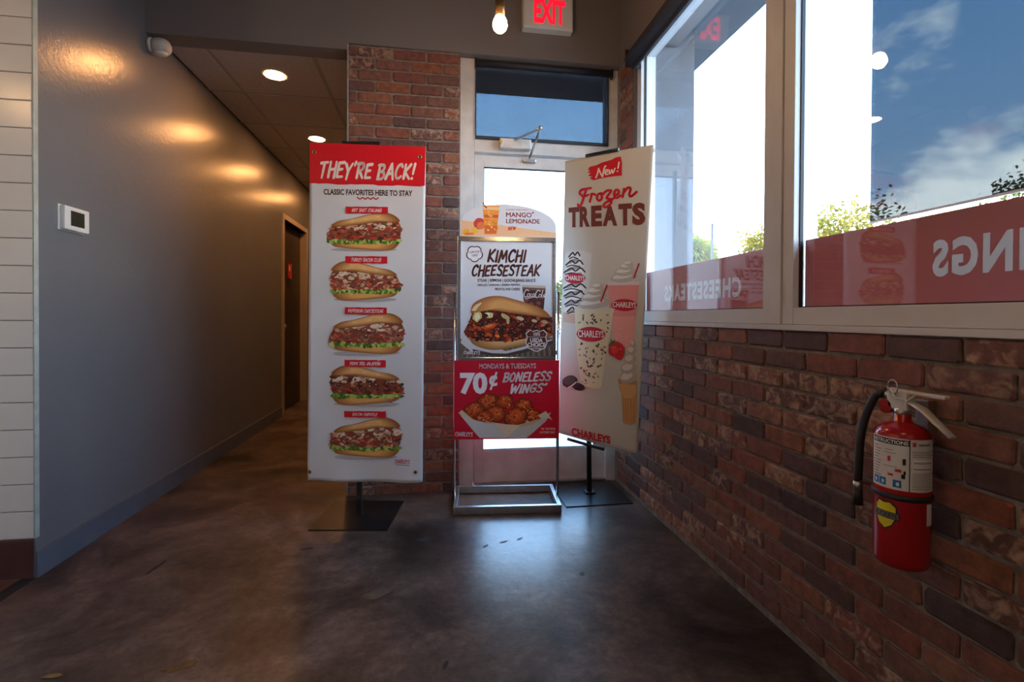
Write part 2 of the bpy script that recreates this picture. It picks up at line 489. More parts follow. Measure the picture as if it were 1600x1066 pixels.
# worn patches and stains with a shape of their own
def patch(name, cx, cy_, rx, ry, rot, material, seed):
    rnd = random.Random(seed); mb = MB(); n = 22; pts = []
    for k in range(n):
        a = 2 * math.pi * k / n; q = 1 + rnd.uniform(-.28, .22)
        x, y = rx * q * math.cos(a), ry * q * math.sin(a)
        pts.append((cx + x * math.cos(rot) - y * math.sin(rot), cy_ + x * math.sin(rot) + y * math.cos(rot)))
    mb.prism(pts, 'Z', .0002, .0010)
    return mb.build(name, material, fl)
patch('stain', -.205, 1.995, .075, .030, .5, M_stain, 2)
patch('stain', -.765, 1.66, .045, .018, .35, mat('ochre_floor_stain', (.10, .058, .018, 1), .5, noise=(40, .35)), 5)
for k, (x, y, a, b_) in enumerate([(-.055, 2.44, .035, .022), (-.58, 2.42, .03, .007), (.335, 2.36, .02, .008), (.415, 2.38, .018, .007),
                                   (.245, 2.33, .016, .007), (.62, 2.02, .016, .009), (.04, 1.55, .02, .007), (-1.17, 2.33, .06, .010)]):
    patch('scuff', x, y, a, b_, .2 * k, mat('black_scuff', (.016, .014, .013, 1), .6, noise=(30, .3)), 20 + k)

qf = struct('floor_tile_area', MB().box(-3.7, XL - .05, -4.2, YT, -.12, -.004), M_grout,
            'orange quarry tile floor beside the white tiled wall', 'tile floor')
tb = MB().box(0, .142, 0, .142, -.01, 0, .002).mesh('quarry_tile', M_quarry)
for i in range(4):
    for j in range(6):
        o = bpy.data.objects.new('quarry_tile', tb)
        o.location = (XL - .05 - .15 * (i + 1) + .004, YT - .15 * (j + 1) + .004, .0)
        link(o, qf)
struct('trim_1', MB().box(XL - .05, XL, -4.2, YT - .002, -.12, .003), M_gasket, 'black edge strip between quarry tile and concrete floor', 'trim')

# ---- left wall with door opening
DY0, DY1, DZ = 5.70, 6.66, 2.125
wl_ = MB()
wl_.box(XL - .12, XL, YT + .0, DY0, 0, ZM)
wl_.box(XL - .12, XL, DY1, YE, 0, ZM)
wl_.box(XL - .12, XL, DY0, DY1, DZ, ZM)
wall_left = struct('wall_left', wl_, M_wall, 'glossy blue grey painted wall running down the corridor', 'wall')
bb = MB()
bb.box(XL, XL + .008, YT + .002, DY0 - .06, 0, .108, .002)
bb.box(XL, XL + .008, DY1 + .06, YE, 0, .108, .002)
struct('baseboard_left', bb, M_base, 'dark slate vinyl baseboard along the grey wall', 'baseboard')

# corridor door
d2 = tag(empty('door_2', (XL, DY0, 0)), 'dark brown corridor door in a taupe painted frame', 'door', kind='structure')
W2 = DY1 - DY0
for y0, y1 in ((-.055, .012), (W2 - .012, W2 + .055)):
    MB().box(-.11, .014, y0, y1, 0, DZ + (.0 if y0 < 0 else 0), .003).build('door_jamb', M_trimpaint, d2)
MB().box(-.11, .014, -.055, W2 + .055, DZ, DZ + .055, .003).build('door_head', M_trimpaint, d2)
MB().box(-.105, -.065, .012, W2 - .012, .008, DZ, .003).build('door_leaf', M_darkdoor, d2)
MB().box(-.115, -.1, 0, W2, 0, DZ).build('door_stop', M_gasket, d2)
sg = MB().box(-.065, -.061, .40, .53, 1.51, 1.70, .012).build('restroom_sign', mat('red_sign', (.40, .02, .02, 1), .4, noise=(20, .1)), d2)
MB().box(-.061, -.0605, .44, .49, 1.60, 1.66).build('pictogram', mat('sign_white', (.62, .5, .42, 1), .4, noise=(20, .05)), sg)
MB().box(-.065, -.060, .41, .53, 1.42, 1.495, .006).build('room_plate', M_black, d2)
MB().lathe([(.028, 0), (.028, .008), (.011, .012), (.011, .035), (.024, .045), (.026, .062), (.018, .072)], (-.065, .10, .96), 'X', 16).build('knob', M_steel, d2)

# ---- white tiled return wall beside the counter
wt = struct('wall_tiled', MB().box(-3.7, XL - .004, YT + .006, YT + .12, -.1, ZM), M_grout, 'white glazed tile return wall left of the grey wall', 'wall')
TH = .1112
tile_w = .205
tmesh = {}
def tile_mesh(w, h_, material, key):
    if key not in tmesh: tmesh[key] = MB().box(0, w, 0, .012, 0, h_, .003).mesh('wall_tile', material)
    return tmesh[key]
z = .165
row = 0
while z < 3.3:
    x = XL - .003
    for c in range(4):
        w = tile_w
        o = bpy.data.objects.new('wall_tile', tile_mesh(w - .003, TH - .003, M_tile, 'a'))
        o.location = (x - w + .0015, YT - .004, z + .0015); link(o, wt); x -= w
    z += TH; row += 1
x = XL - .003
for c in range(6):
    o = bpy.data.objects.new('cove_tile', tile_mesh(.148, .158, M_cove, 'c'))
    o.location = (x - .15, YT - .007, .003); link(o, wt); x -= .151
MB().box(XL - .004, XL + .0015, YT - .004, YT + .02, .165, ZM).build('edge_trim', mat('pale_green_caulk', (.40, .43, .38, 1), .5, noise=(20, .15)), wt)

# ---- header over the corridor and wall over the door
wb = MB()
wb.box(XL, XP0, YD, YD + .13, ZH, ZM)                  # header
wb.box(XP0, XR + .25, YD + .0, YD + .2, ZC + .004, ZM)
wall_back = struct('wall_back', wb, M_taupe, 'dark taupe painted wall and header above the door and corridor', 'wall')

# ---- brick pier
BV = {}
def brick_mesh(w, v):
    key = (round(w, 3), v)
    if key in BV: return BV[key]
    rnd = random.Random(hash(key) & 0xffff)
    h_ = COURSE - JOINT; c1, c2 = .006, .0045; D = .035
    def ring(ins, y, jit):
        x0, x1, z0, z1 = ins, w - ins, ins, h_ - ins; c = c1
        p = [(x0 + c, z0), (x1 - c, z0), (x1, z0 + c), (x1, z1 - c), (x1 - c, z1), (x0 + c, z1), (x0, z1 - c), (x0, z0 + c)]
        return [(a + rnd.uniform(-jit, jit), y + (rnd.uniform(-jit, jit) * .6), b_ + rnd.uniform(-jit, jit)) for a, b_ in p]
    r0 = ring(0, D, 0); r1 = ring(0, c2, .0016); r2 = ring(c2 * .8, 0, .0014)
    v_ = r0 + r1 + r2; f = []
    for q in (0, 8):
        for k in range(8): f.append((q + k, q + (k + 1) % 8, q + 8 + (k + 1) % 8, q + 8 + k))
    f.append(tuple(range(16, 24)))
    mb = MB(); mb.add(v_, f)
    BV[key] = mb.mesh('brick', M_brick)
    return BV[key]
brnd = random.Random(11)
def lay_brick(parent, w, loc, rz):
    o = bpy.data.objects.new('brick', brick_mesh(w, brnd.randrange(5)))
    o.location = (loc[0] + (brnd.uniform(-.0015, .0015)), loc[1] + brnd.uniform(-.0015, .0015), loc[2] + brnd.uniform(-.001, .001))
    o.rotation_euler = (0, brnd.uniform(-.004, .004), rz)
    link(o, parent)
pier = struct('wall_pier', MB().box(XP0, XP1, YD + .009, YD + .20, 0, ZC), M_mortar, 'red brick pier between the corridor and the glass door', 'wall')
PW = XP1 - XP0
rowA = [0, .055, .260, .463, PW]
rowB = [0, .157, .367, .562, PW]
z = -.007; i = 0
while z + COURSE < ZC + .006:
    r_ = rowA if i % 2 else rowB
    for a, b_ in zip(r_[:-1], r_[1:]):
        lay_brick(pier, b_ - a - JOINT, (XP0 + a + JOINT / 2, YD, z), 0)
    z += COURSE; i += 1
MB().box(XP0 - .004, XP0 + .004, YD - .001, YD + .05, 0, ZC).build('corner_bead', mat('corner_bead_metal', (.33, .30, .27, 1), .5, noise=(20, .1)), pier)

struct('wall_corridor', MB().box(XP0, XP0 + .13, YD + .2, YE, 0, ZM), M_wall, 'grey corridor wall behind the brick pier', 'wall')
struct('wall_corridor_end', MB().box(XL - .1, XP0 + .1, YE, YE + .1, 0, ZM), M_wall, 'far end wall of the corridor', 'wall')

# ---- corridor ceiling: lay-in tiles in a grid
ceil = struct('ceiling', MB().box(XL, XP0, YD + .13, YE, ZC + .02, ZC + .05), M_main_ceil, 'suspended corridor ceiling of square lay-in tiles', 'ceiling')
xs = [XL, -1.365, -.745, XP0]
ys = [YD + .13, 3.285] + [3.285 + .61 * k for k in range(1, 9)] + [YE]
for a, b_ in zip(xs[:-1], xs[1:]):
    for c, d in zip(ys[:-1], ys[1:]):
        if d - c < .03: continue
        MB().box(a + .012, b_ - .012, c + .012, d - .012, ZC - .004, ZC + .012, .003).build('ceiling_tile', M_ceil, ceil)
for x in xs[1:-1]:
    MB().box(x - .012, x + .012, ys[0], YE, ZC - .001, ZC + .004).build('grid_runner', M_grid, ceil)
for y in ys[1:-1]:
    MB().box(XL, XP0, y - .012, y + .012, ZC - .0005, ZC + .003).build('grid_tee', M_grid, ceil)

struct('ceiling_main', MB().box(-3.7, XR + .25, -4.2, YD + .2, ZM, ZM + .1), M_main_ceil, 'painted ceiling of the dining room', 'ceiling')
struct('wall_rear', MB().box(-3.7, XR + .25, -4.3, -4.2, 0, ZM), M_wall, 'grey rear wall of the dining room', 'wall')
struct('wall_counter', MB().box(-3.8, -3.7, -4.2, YT + .12, 0, ZM), M_tile, 'tiled wall behind the counter', 'wall')

# ---- right wall: brick dado, window band, painted strip above
YJ = 2.875                                            # far edge of the window opening
YW = -3.7
wr = MB()
wr.box(XR + .009, XR + .25, YW, YD + .2, 0, ZS)
wr.box(XR + .009, XR + .25, YJ, YD + .2, ZS, 2.70)
wall_right = struct('wall_right', wr, M_mortar, 'red brick dado wall under the windows', 'wall')
wru = MB(); wru.box(XR + .002, XR + .25, YW, YD, 2.70, ZM); wru.box(XR, XR + .25, -4.2, YW, 0, ZM)
struct('wall_right_upper', wru, M_taupe, 'taupe painted wall strip above the windows', 'wall')
zt = ZS - .003 - (COURSE - JOINT); i = 0
PB = .198
while zt > -.02:
    y0 = 1.551 if i % 2 == 0 else 1.642
    y = y0 + PB * 8
    # clip the run at the corner
    while y > -.75:
        ya, yb = min(y, YD), y - PB
        if ya - yb > .03:
            lay_brick(wall_right, ya - yb - JOINT, (XR, ya - JOINT / 2, max(zt, -.004)), -math.pi / 2)
        y = yb
    zt -= COURSE; i += 1
z = ZS + .006; i = 0
while z + COURSE < 2.705:
    sp = [YD, YD - .115, YJ] if i % 2 else [YD, YJ]
    for a, b_ in zip(sp[:-1], sp[1:]):
        lay_brick(wall_right, a - b_ - JOINT, (XR, a - JOINT / 2, z), -math.pi / 2)
    z += COURSE; i += 1

# ---- windows on the right
GX = 1.222
ZB0, ZB1, ZG0, ZG1 = ZS, 1.058, 1.115, 2.60
ZFILM = 1.340
sill = MB()
sill.box(XR - .006, XR + .09, 1.95, YJ, ZB0, ZB1, .002)
sill.box(XR - .006, XR + .09, -3.7, 1.948, ZB0, ZB1, .002)
struct('trim_2', sill, M_alu, 'light aluminium sill strip on top of the brick dado', 'window sill')

def text_mesh(txt, bold=0., res=3, space=1.0):
    """flat glyph outlines of txt as (vertices, faces) in a unit box"""
    cu = bpy.data.curves.new('glyphs', 'FONT'); cu.body = txt; cu.size = 1
    spread = bold if 'M' in txt else 0.           # the outline offset breaks this glyph: overprint it instead
    cu.offset = 0. if spread else bold; cu.resolution_u = res; cu.space_character = space; cu.fill_mode = 'FRONT'
    ob = bpy.data.objects.new('glyphs', cu); COL.objects.link(ob)
    dg = bpy.context.evaluated_depsgraph_get(); dg.update()
    me = bpy.data.meshes.new_from_object(ob.evaluated_get(dg))
    v = [(p.co.x, p.co.y) for p in me.vertices]; f = [tuple(p.vertices) for p in me.polygons]
    bpy.data.objects.remove(ob); bpy.data.curves.remove(cu); bpy.data.meshes.remove(me)
    if spread:
        n0 = len(v); offs = [(dx_, dy_) for dx_ in (-spread, 0, spread) for dy_ in (-spread, 0, spread)]
        f = [tuple(k * n0 + i for i in q) for k in range(9) for q in f]
        v = [(a + ox_, b_ + oy_) for ox_, oy_ in offs for a, b_ in v]
    xs_ = [p[0] for p in v]; ys_ = [p[1] for p in v]
    x0, x1, y0, y1 = min(xs_), max(xs_), min(ys_), max(ys_)
    return [((a - x0) / (x1 - x0), (b_ - y0) / (y1 - y0)) for a, b_ in v], f

def window(name, y_far, y_near, label, words=None):
    root = tag(empty(name, (XR, y_near, ZS)), label, 'window', kind='structure')
    def bx(nm, x0, x1, y0, y1, z0, z1, mt=M_alu, ch=.002, parent=root):
        o = MB().box(x0 - XR, x1 - XR, y0 - y_near, y1 - y_near, z0 - ZS, z1 - ZS, ch).build(nm, mt, parent); return o
    bx('bottom_rail', XR + .004, XR + .09, y_near, y_far, ZB1 + .001, ZG0)
    bx('top_rail', XR + .004, XR + .09, y_near, y_far, ZG1, 2.695)
    bx('jamb', XR + .002, XR + .092, y_far - .052, y_far, ZB1 + .0015, 2.694)
    bx('jamb', XR + .002, XR + .092, y_near, y_near + .052, ZB1 + .0015, 2.694)
    g0, g1 = y_near + .052, y_far - .052
    for a, b_, c, d in ((g0, g1, ZG0, ZG0 + .004), (g0, g1, ZG1 - .004, ZG1), (g0, g0 + .004, ZG0, ZG1), (g1 - .004, g1, ZG0, ZG1)):
        bx('gasket', GX - .016, GX - .004, a, b_, c, d, M_gasket, 0)
    bx('glass_pane', GX - .003, GX + .003, g0, g1, ZG0, ZG1, M_glass, 0)
    fy0, fy1, fz0, fz1 = g0 + .004, g1 - .004, ZG0 + .003, ZFILM
    def slab(nm, v, f, xa, xb, mt, parent):          # flat outline in (y, z) given a little thickness
        bm = bmesh.new()
        bv_ = [bm.verts.new((xa - XR, p[0] - y_near, p[1] - ZS)) for p in v]
        for q in f:
            try: bm.faces.new([bv_[i] for i in q])
            except ValueError: pass
        bmesh.ops.remove_doubles(bm, verts=bm.verts[:], dist=1e-6)
        ext = bmesh.ops.extrude_face_region(bm, geom=bm.faces[:])
        bmesh.ops.translate(bm, verts=[q for q in ext['geom'] if isinstance(q, bmesh.types.BMVert)], vec=(xb - xa, 0, 0))
        bmesh.ops.recalc_face_normals(bm, faces=bm.faces[:])
        me = bpy.data.meshes.new(nm); bm.to_mesh(me); bm.free(); me.materials.append(mt)
        return link(bpy.data.objects.new(nm, me), parent)
    loops = [[(fy0, fz0), (fy1, fz0), (fy1, fz1), (fy0, fz1)]]
    glyphs = []
    for (txt, ya, yb, za, zb) in (words or []):       # ya: where the word begins, seen from the street
        v, f = text_mesh(txt, .045, 3, 1.16)
        v = [(ya + (yb - ya) * p[0], za + (zb - za) * p[1]) for p in v]
        glyphs.append((v, f))
        key = {}; idx = [key.setdefault((round(p[0], 6), round(p[1], 6)), k) for k, p in enumerate(v)]
        cnt = {}
        for q in f:
            q = [idx[i] for i in q]
            for a, b_ in zip(q, q[1:] + q[:1]): cnt[(min(a, b_), max(a, b_))] = cnt.get((min(a, b_), max(a, b_)), 0) + 1
        nb = {}
        for (a, b_), c in cnt.items():
            if c == 1: nb.setdefault(a, []).append(b_); nb.setdefault(b_, []).append(a)
        seen = set()
        for st_ in nb:
            if st_ in seen: continue
            lp = [st_]; seen.add(st_); cur = st_
            while True:
                nx = [q for q in nb[cur] if q not in seen]
                if not nx: break
                cur = nx[0]; seen.add(cur); lp.append(cur)
            if len(lp) > 2: loops.append([v[q] for q in lp])
    cu = bpy.data.curves.new('outline', 'CURVE'); cu.dimensions = '2D'; cu.fill_mode = 'BOTH'
    for lp in loops:
        sp = cu.splines.new('POLY'); sp.points.add(len(lp) - 1); sp.use_cyclic_u = True
        for q, p in zip(sp.points, lp): q.co = (p[0], p[1], 0, 1)
    ob = bpy.data.objects.new('outline', cu); COL.objects.link(ob)
    dg = bpy.context.evaluated_depsgraph_get(); dg.update()
    me = bpy.data.meshes.new_from_object(ob.evaluated_get(dg))
    fv = [(p.co.x, p.co.y) for p in me.vertices]; ff_ = [tuple(p.vertices) for p in me.polygons]
    bpy.data.objects.remove(ob); bpy.data.curves.remove(cu); bpy.data.meshes.remove(me)
    film = slab('red_film', fv, ff_, GX + .0045, GX + .0055, M_film, root)
    for v, f in glyphs: slab('lettering', v, f, GX + .0046, GX + .0054, M_filmtext, film)
    return root
window('window_1', 2.815, 1.605, 'fixed window with red film band beside the tall banner', [('CHEESESTEAKS', 1.85, 2.53, 1.165, 1.250)])
window('window_2', 1.555, -1.10, 'wide window with red film band above the fire extinguisher', [('WINGS', .765, 1.068, 1.183, 1.275)])
window('window_3', -1.15, -3.66, 'window behind the viewer with red film band', None)
MB_m = MB().box(XR - .004, XR + .10, 1.557, 1.603, ZB1 + .001, 2.696, .002)
struct('trim_3', MB_m, M_alu, 'aluminium mullion between the two windows', 'mullion')
struct('trim_4', MB().box(XR - .004, XR + .10, -1.148, -1.102, ZB1 + .001, 2.696, .002), M_alu, 'aluminium mullion near the viewer', 'mullion')
jt = MB(); jt.box(XR + .003, XR + .262, 2.817, YJ + .001, ZB1 + .001, 2.696, .002)
struct('trim_5', jt, M_stucco, 'aluminium window jamb post against the brick corner', 'window jamb')

# ---- glass door with transom
FY = 3.15                                             # frame face
FX0, FX1 = .160, 1.190
d1 = tag(empty('door_1', (FX0, FY, 0)), 'cream aluminium framed glass door with transom light', 'door', kind='structure')
def dbx(nm, x0, x1, y0, y1, z0, z1, mt=M_door_paint, ch=.002, parent=None):
    return MB().box(x0 - FX0, x1 - FX0, y0 - FY, y1 - FY, z0, z1, ch).build(nm, mt, parent or d1)
dbx('frame_post', FX0, .248, FY, FY + .11, 0, 2.70)
dbx('frame_post', 1.125, FX1, FY, FY + .11, 0, 2.70)
dbx('frame_head', .248, 1.125, FY, FY + .11, 2.685, 2.70)
dbx('glazing_stop', .2485, .262, FY + .03, FY + .07, 2.205, 2.685, M_alu)
dbx('transom_bar', .248, 1.125, FY, FY + .11, 2.118, 2.205)
dbx('glass_pane', .248, 1.125, FY + .058, FY + .064, 2.205, 2.685, M_glass, 0)
LY = FY + .028
dbx('door_stile', .252, .312, LY, LY + .045, .0145, 2.108)
dbx('door_stile', 1.058, 1.120, LY, LY + .045, .0145, 2.108)
dbx('door_top_rail', .312, 1.058, LY + .001, LY + .044, 2.035, 2.108)
dbx('door_bottom_rail', .312, 1.058, LY + .001, LY + .044, .0145, .222)
dbx('glass_pane', .312, 1.058, LY + .02, LY + .026, .222, 2.035, M_glass, 0)
for a, b_, c, d in ((.312, .317, .222, 2.035), (1.053, 1.058, .222, 2.035), (.312, 1.058, .222, .227), (.312, 1.058, 2.030, 2.035)):
    dbx('gasket', a, b_, LY + .006, LY + .02, c, d, M_gasket, 0)
dbx('threshold', .248, 1.125, FY + .0, FY + .11, 0, .014, M_steel)
cl = dbx('door_closer', .405, .605, FY - .045, FY - .001, 2.138, 2.200, M_grey_metal, .006)
MB().tube([(.50 - FX0, -.055, 2.185), (.622 - FX0, -.235, 2.20)], .009, 8, flat=(1, .6)).build('closer_arm', M_steel, cl)
MB().tube([(.622 - FX0, -.235, 2.20), (.60 - FX0, .02, 2.085)], .008, 8, flat=(1, .6)).build('closer_forearm', M_steel, cl)
MB().box(.565 - FX0, .645 - FX0, .0, .03, 2.072, 2.092, .004).build('closer_foot', M_steel, cl)
MB().lathe([(.012, 0), (.012, .02), (.007, .024)], (.622 - FX0, -.235, 2.19), 'Z', 12).build('closer_pivot', M_steel, cl)
MB().lathe([(.010, 0), (.010, .012), (.006, .016)], (.408 - FX0, -.062, 2.17), 'Y', 12).build('closer_screw', M_brass, cl)

# ---- outside: canopy, wing wall, paving
can = MB()
can.box(XR + .26, 2.02, -4.0, 4.35, 3.02, 3.14)
can.box(-1.6, XR + .25, YD + .2, 4.35, 3.02, 3.14)
canopy = tag(can.build('canopy', M_canopy), 'grey metal canopy over the door and windows outside', 'canopy')
struct('wall_wing', MB().box(1.30, 1.735, 3.16, 3.34, 0, 3.02), M_stucco, 'pale stucco wing wall outside the window corner', 'wall')
struct('ground', MB().box(-60, 90, YD + .2, 90, -.25, -.12).box(XR + .25, 90, -60, YD + .2, -.25, -.12), M_pave, 'pale concrete paving outside the door', 'paving')

def tree(name, loc, h0, h1, rx, label, n, seed, leaf, mt, spiky=False, trunk_r=.12):
    root = tag(empty(name, loc), label, 'tree')
    rnd = random.Random(seed)
    mb = MB()
    top = (h0 + h1) / 2
    mb.tube([(0, 0, -.12), (.05, .02, top * .5), (0, 0, top)], [trunk_r * 1.2, trunk_r, trunk_r * .6], 8)
    hub = Vector((0, 0, top * .72))
    clumps = []
    for k in range(9):
        a = rnd.uniform(0, 6.28); q = rnd.uniform(.25, .85)
        c = Vector((rx * q * math.cos(a), rx * q * math.sin(a), h0 + (h1 - h0) * rnd.uniform(.15, .82)))
        clumps.append(c)
        mb.tube([hub, (hub + c) / 2 + Vector((0, 0, -.1)), c], [trunk_r * .5, trunk_r * .3, trunk_r * .12], 5)
    mb.build('trunk', M_bark, root)
    fm = MB()
    for k in range(n):
        if spiky:
            # fan of narrow blades from a crown point
            c = rnd.choice(clumps)
            d = Vector((rnd.gauss(0, 1), rnd.gauss(0, 1), rnd.gauss(.25, .8))).normalized()
            l_ = leaf * rnd.uniform(.6, 1.2); w = leaf * .06
            s_ = d.cross(Vector((rnd.random(), rnd.random(), .3))).normalized() * w
            p0 = c + d * leaf * .15; p1 = c + d * l_ * .6; p2 = c + d * l_ + Vector((0, 0, -.25 * l_))
            fm.add([p0 - s_ * .4, p0 + s_ * .4, p1 + s_, p1 - s_, p2], [(0, 1, 2, 3), (3, 2, 4)])
        else:
            c = rnd.choice(clumps)
            q = c + Vector((rnd.gauss(0, 1), rnd.gauss(0, 1), rnd.gauss(0, .75))) * rx * .26
            d = Vector((rnd.gauss(0, 1), rnd.gauss(0, 1), rnd.gauss(0, 1))).normalized()
            s_ = d.cross(Vector((0, .3, 1))).normalized() * leaf * .35
            l_ = d * leaf * rnd.uniform(.7, 1.3)
            fm.add([q, q + l_ * .5 + s_, q + l_, q + l_ * .5 - s_], [(0, 1, 2, 3)])
    fo = fm.build('foliage', mt, root)
    return root
ML1 = leaf_material('leaf_olive', rgb(92, 104, 44), rgb(140, 140, 60))
ML2 = leaf_material('leaf_yellow_green', rgb(96, 100, 40), rgb(152, 134, 66))
ML3 = leaf_material('leaf_green', rgb(60, 76, 40), rgb(104, 110, 54))
tree('palm_tree', (9.05, 16.9, 0), 2.3, 4.0, .72, 'bushy palm seen through the window beside the tall thin pole', 5200, 3, .85, ML1, True)
tree('broadleaf_tree', (15.9, 22.2, 0), 2.9, 5.3, 1.35, 'sparse yellow green tree right of the thin pole', 2600, 7, .21, ML2)
tree('broadleaf_tree', (14.7, 15.9, 0), 2.6, 5.4, 1.9, 'open branched tree right of the window mullion', 3600, 12, .17, ML2)
tree('broadleaf_tree', (21.6, 15.0, 0), 3.0, 6.3, 1.5, 'darker tree at the right edge of the window view', 3000, 19, .18, ML3)
tree('broadleaf_tree', (5.2, 22.0, 0), .3, 3.2, 1.3, 'green shrub seen through the glass door', 3200, 23, .2, ML3)
tag(MB().tube([(8.66, 14.6, -.12), (8.66, 14.6, 4.05)], [.05, .038], 8).build('light_pole', M_pole), 'thin tall pole standing beside the palm outside', 'pole')

# ================================================================== fixtures
# exit sign
ex = tag(empty('exit_sign', (.694, YD, 2.862)), 'white exit sign with lit red letters above the door', 'exit sign')
MB().box(-.158, .158, -.062, -.002, 0, .205, .006).build('housing', M_white_plastic, ex)
MB().box(-.150, .150, -.068, -.060, .012, .197, .004).build('face_plate', M_white_plastic, ex)
v, f = text_mesh('EXIT', .045)
mb = MB(); mb.add([(-.092 + .200 * p[0], -.0690, .030 + .150 * p[1]) for p in v], f)
mb.build('letters', M_exit_red, ex)

# pendant lamps
def pendant(x, y, label):
    pl = tag(empty('pendant_lamp', (x, y, 2.35)), label, 'pendant lamp', 'bare bulb pendants')
    MB().lathe([(.004, -.034), (.016, -.031), (.027, -.020), (.032, -.004), (.030, .012), (.024, .026), (.017, .036)], (0, 0, 0), 'Z', 24).build('bulb', M_bulb, pl)
    MB().lathe([(.018, .034), (.022, .037), (.022, .105), (.016, .115), (.006, .122)], (0, 0, 0), 'Z', 20).build('socket', M_brownmetal, pl)
    MB().tube([(0, 0, .12), (0, 0, ZM - 2.35 - .02)], .004, 8).build('cord', M_black, pl)
    MB().lathe([(.05, ZM - 2.35 - .03), (.055, ZM - 2.35 - .001)], (0, 0, 0), 'Z', 20).build('ceiling_rose', M_black, pl)
pendant(.280, 2.165, 'glowing bare bulb pendant with brass socket hanging near the exit sign')
pendant(.278, .10, 'unseen bare bulb pendant added above the viewer to brighten the room')  # out of view, added as warm fill for the dining room
pendant(.278, -1.94, 'unseen bare bulb pendant added behind the viewer to brighten the room')  # second unseen fill lamp, added to lift the interior
pendant(-2.45, 1.15, 'unseen bare bulb pendant added over the counter to warm the white tile wall')  # unseen, added so warm light falls on the tile wall
pendant(-2.45, -.35, 'unseen bare bulb pendant added over the counter further from the tile wall for warm fill')  # another added counter lamp out of view, for warm fill

# recessed downlights in the corridor
def downlight(y, label):
    r_ = tag(empty('recessed_downlight', (-1.058, y, ZC)), label, 'downlight', 'corridor downlights')
    MB().lathe([(.082, -.009), (.086, -.006), (.086, -.0045), (.068, -.0045)], (0, 0, 0), 'Z', 32).build('trim_ring', M_ring, r_)
    MB().lathe([(.066, -.0105), (.067, -.0095)], (0, 0, 0), 'Z', 32).build('lens', M_down, r_)
downlight(3.57, 'lit round downlight nearest the header in the corridor ceiling')
downlight(4.79, 'lit round downlight further back, just above the red banner corner')
downlight(6.01, 'lit round downlight deep in the corridor near the brown door')
downlight(7.23, 'lit round downlight at the far end of the corridor')

# dome camera under the header
sc_ = tag(empty('security_camera', (XL, 3.155, 2.655)), 'ivory dome security camera under the header on the grey wall', 'security camera')
MB().lathe([(.052, 0), (.056, .006), (.056, .016), (.050, .024)], (0, 0, -.045), 'X', 24).build('mount', M_cam_plastic, sc_)
mb = MB().lathe([(.050, 0), (.055, .020), (.057, .045), (.052, .075), (.040, .093), (.022, .103), (.004, .106)], (.020, 0, -.045), 'X', 28)
mb.build('dome_cover', M_cam_plastic, sc_)
MB().lathe([(.046, -.004), (.048, .0), (.040, .012), (.022, .02)], (.062, -.008, -.090), 'Z', 20, mtx=Matrix.Rotation(R(190), 4, 'X')).build('lens_skirt', M_white_plastic, sc_)

sc_.scale = (.85, .85, .85)

# thermostat
th = tag(empty('thermostat', (XL, 2.512, 1.503)), 'white wall thermostat with dark screen on the grey wall', 'thermostat')
MB().box(0, .008, -.082, .082, -.056, .056, .003).build('back_plate', M_white_plastic, th)
MB().box(.006, .030, -.078, .078, -.052, .052, .006).build('body', M_white_plastic, th)
MB().box(.0295, .0312, -.043, .043, -.032, .034, .0005).build('screen', M_lcd, th)

# roller shade on the transom
rs = tag(empty('roller_shade', (.70, FY, 2.68)), 'dark mesh roller shade pulled down over the door transom', 'roller shade')
MB().tube([(-.448, -.014, -.012), (.44, -.014, -.012)], .022, 14).build('roller', M_navy, rs)
MB().box(-.445, .422, -.0105, -.0095, -.47, -.02).build('mesh_panel', M_mesh2, rs)
MB().box(-.447, .424, -.016, -.004, -.484, -.464, .003).build('bottom_bar', M_navy, rs)
for x in (-.452, .436):
    MB().box(x, x + .012, -.03, .0, -.045, .012, .002).build('bracket', M_black, rs)
for x in (-.447, .418):
    MB().box(x, x + .006, -.0115, -.0085, -.47, -.03).build('hem', M_navy, rs)

# rolled-up shade over the first window
rs2 = tag(empty('roller_shade', (XR - .052, 1.62, 2.572)), 'rolled up navy roller shade along the top of the window', 'roller shade')
MB().tube([(0, 0, 0), (0, 1.145, 0)], .046, 20).build('fabric_roll', M_navy, rs2)
MB().tube([(0, -.004, 0), (0, 1.15, 0)], .018, 12).build('roller_tube', M_black, rs2)
MB().box(-.004, .010, .004, 1.14, -.066, -.040, .004).build('hem_bar', M_navy, rs2)
for y in (-.012, 1.150):
    MB().box(-.04, .055, y, y + .006, -.04, .06, .002).build('bracket', M_black, rs2)

# solar screen hung outside the second window
ss = tag(empty('solar_screen', (GX + .05, -1.05, 1.36)), 'dark mesh solar screen hanging outside the right hand window', 'solar screen')
MB().box(-.001, .001, 0, 2.345, .005, 1.275).build('mesh_panel', M_mesh, ss)
MB().box(-.003, .003, 0, 2.345, 0, .006).build('hem', M_alu, ss)
MB().tube([(.012, 0, 1.285), (.012, 2.345, 1.285)], .022, 12).build('roller', M_alu, ss)

# ================================================================== fire extinguisher
fe = tag(empty('fire_extinguisher', (1.108, 1.032, .500)), 'red fire extinguisher with black hose hung on the brick wall', 'fire extinguisher')
RB = .0565
MB().lathe([(.047, -.004), (.052, .0), (RB, .012), (RB, .300), (.0550, .309), (.050, .318), (.038, .327), (.022, .333), (.017, .337), (.017, .352), (.014, .354)], (0, 0, 0), 'Z', 40).build('cylinder', M_red_enamel, fe)
MB().lathe([(.0145, .339), (.0145, .352), (.0165, .354), (.0165, .366)], (0, 0, 0), 'Z', 16).build('neck_nut', M_steel, fe)
val = MB().box(-.014, .014, -.022, .03, .362, .406, .005).build('valve_body', M_grey_metal, fe)
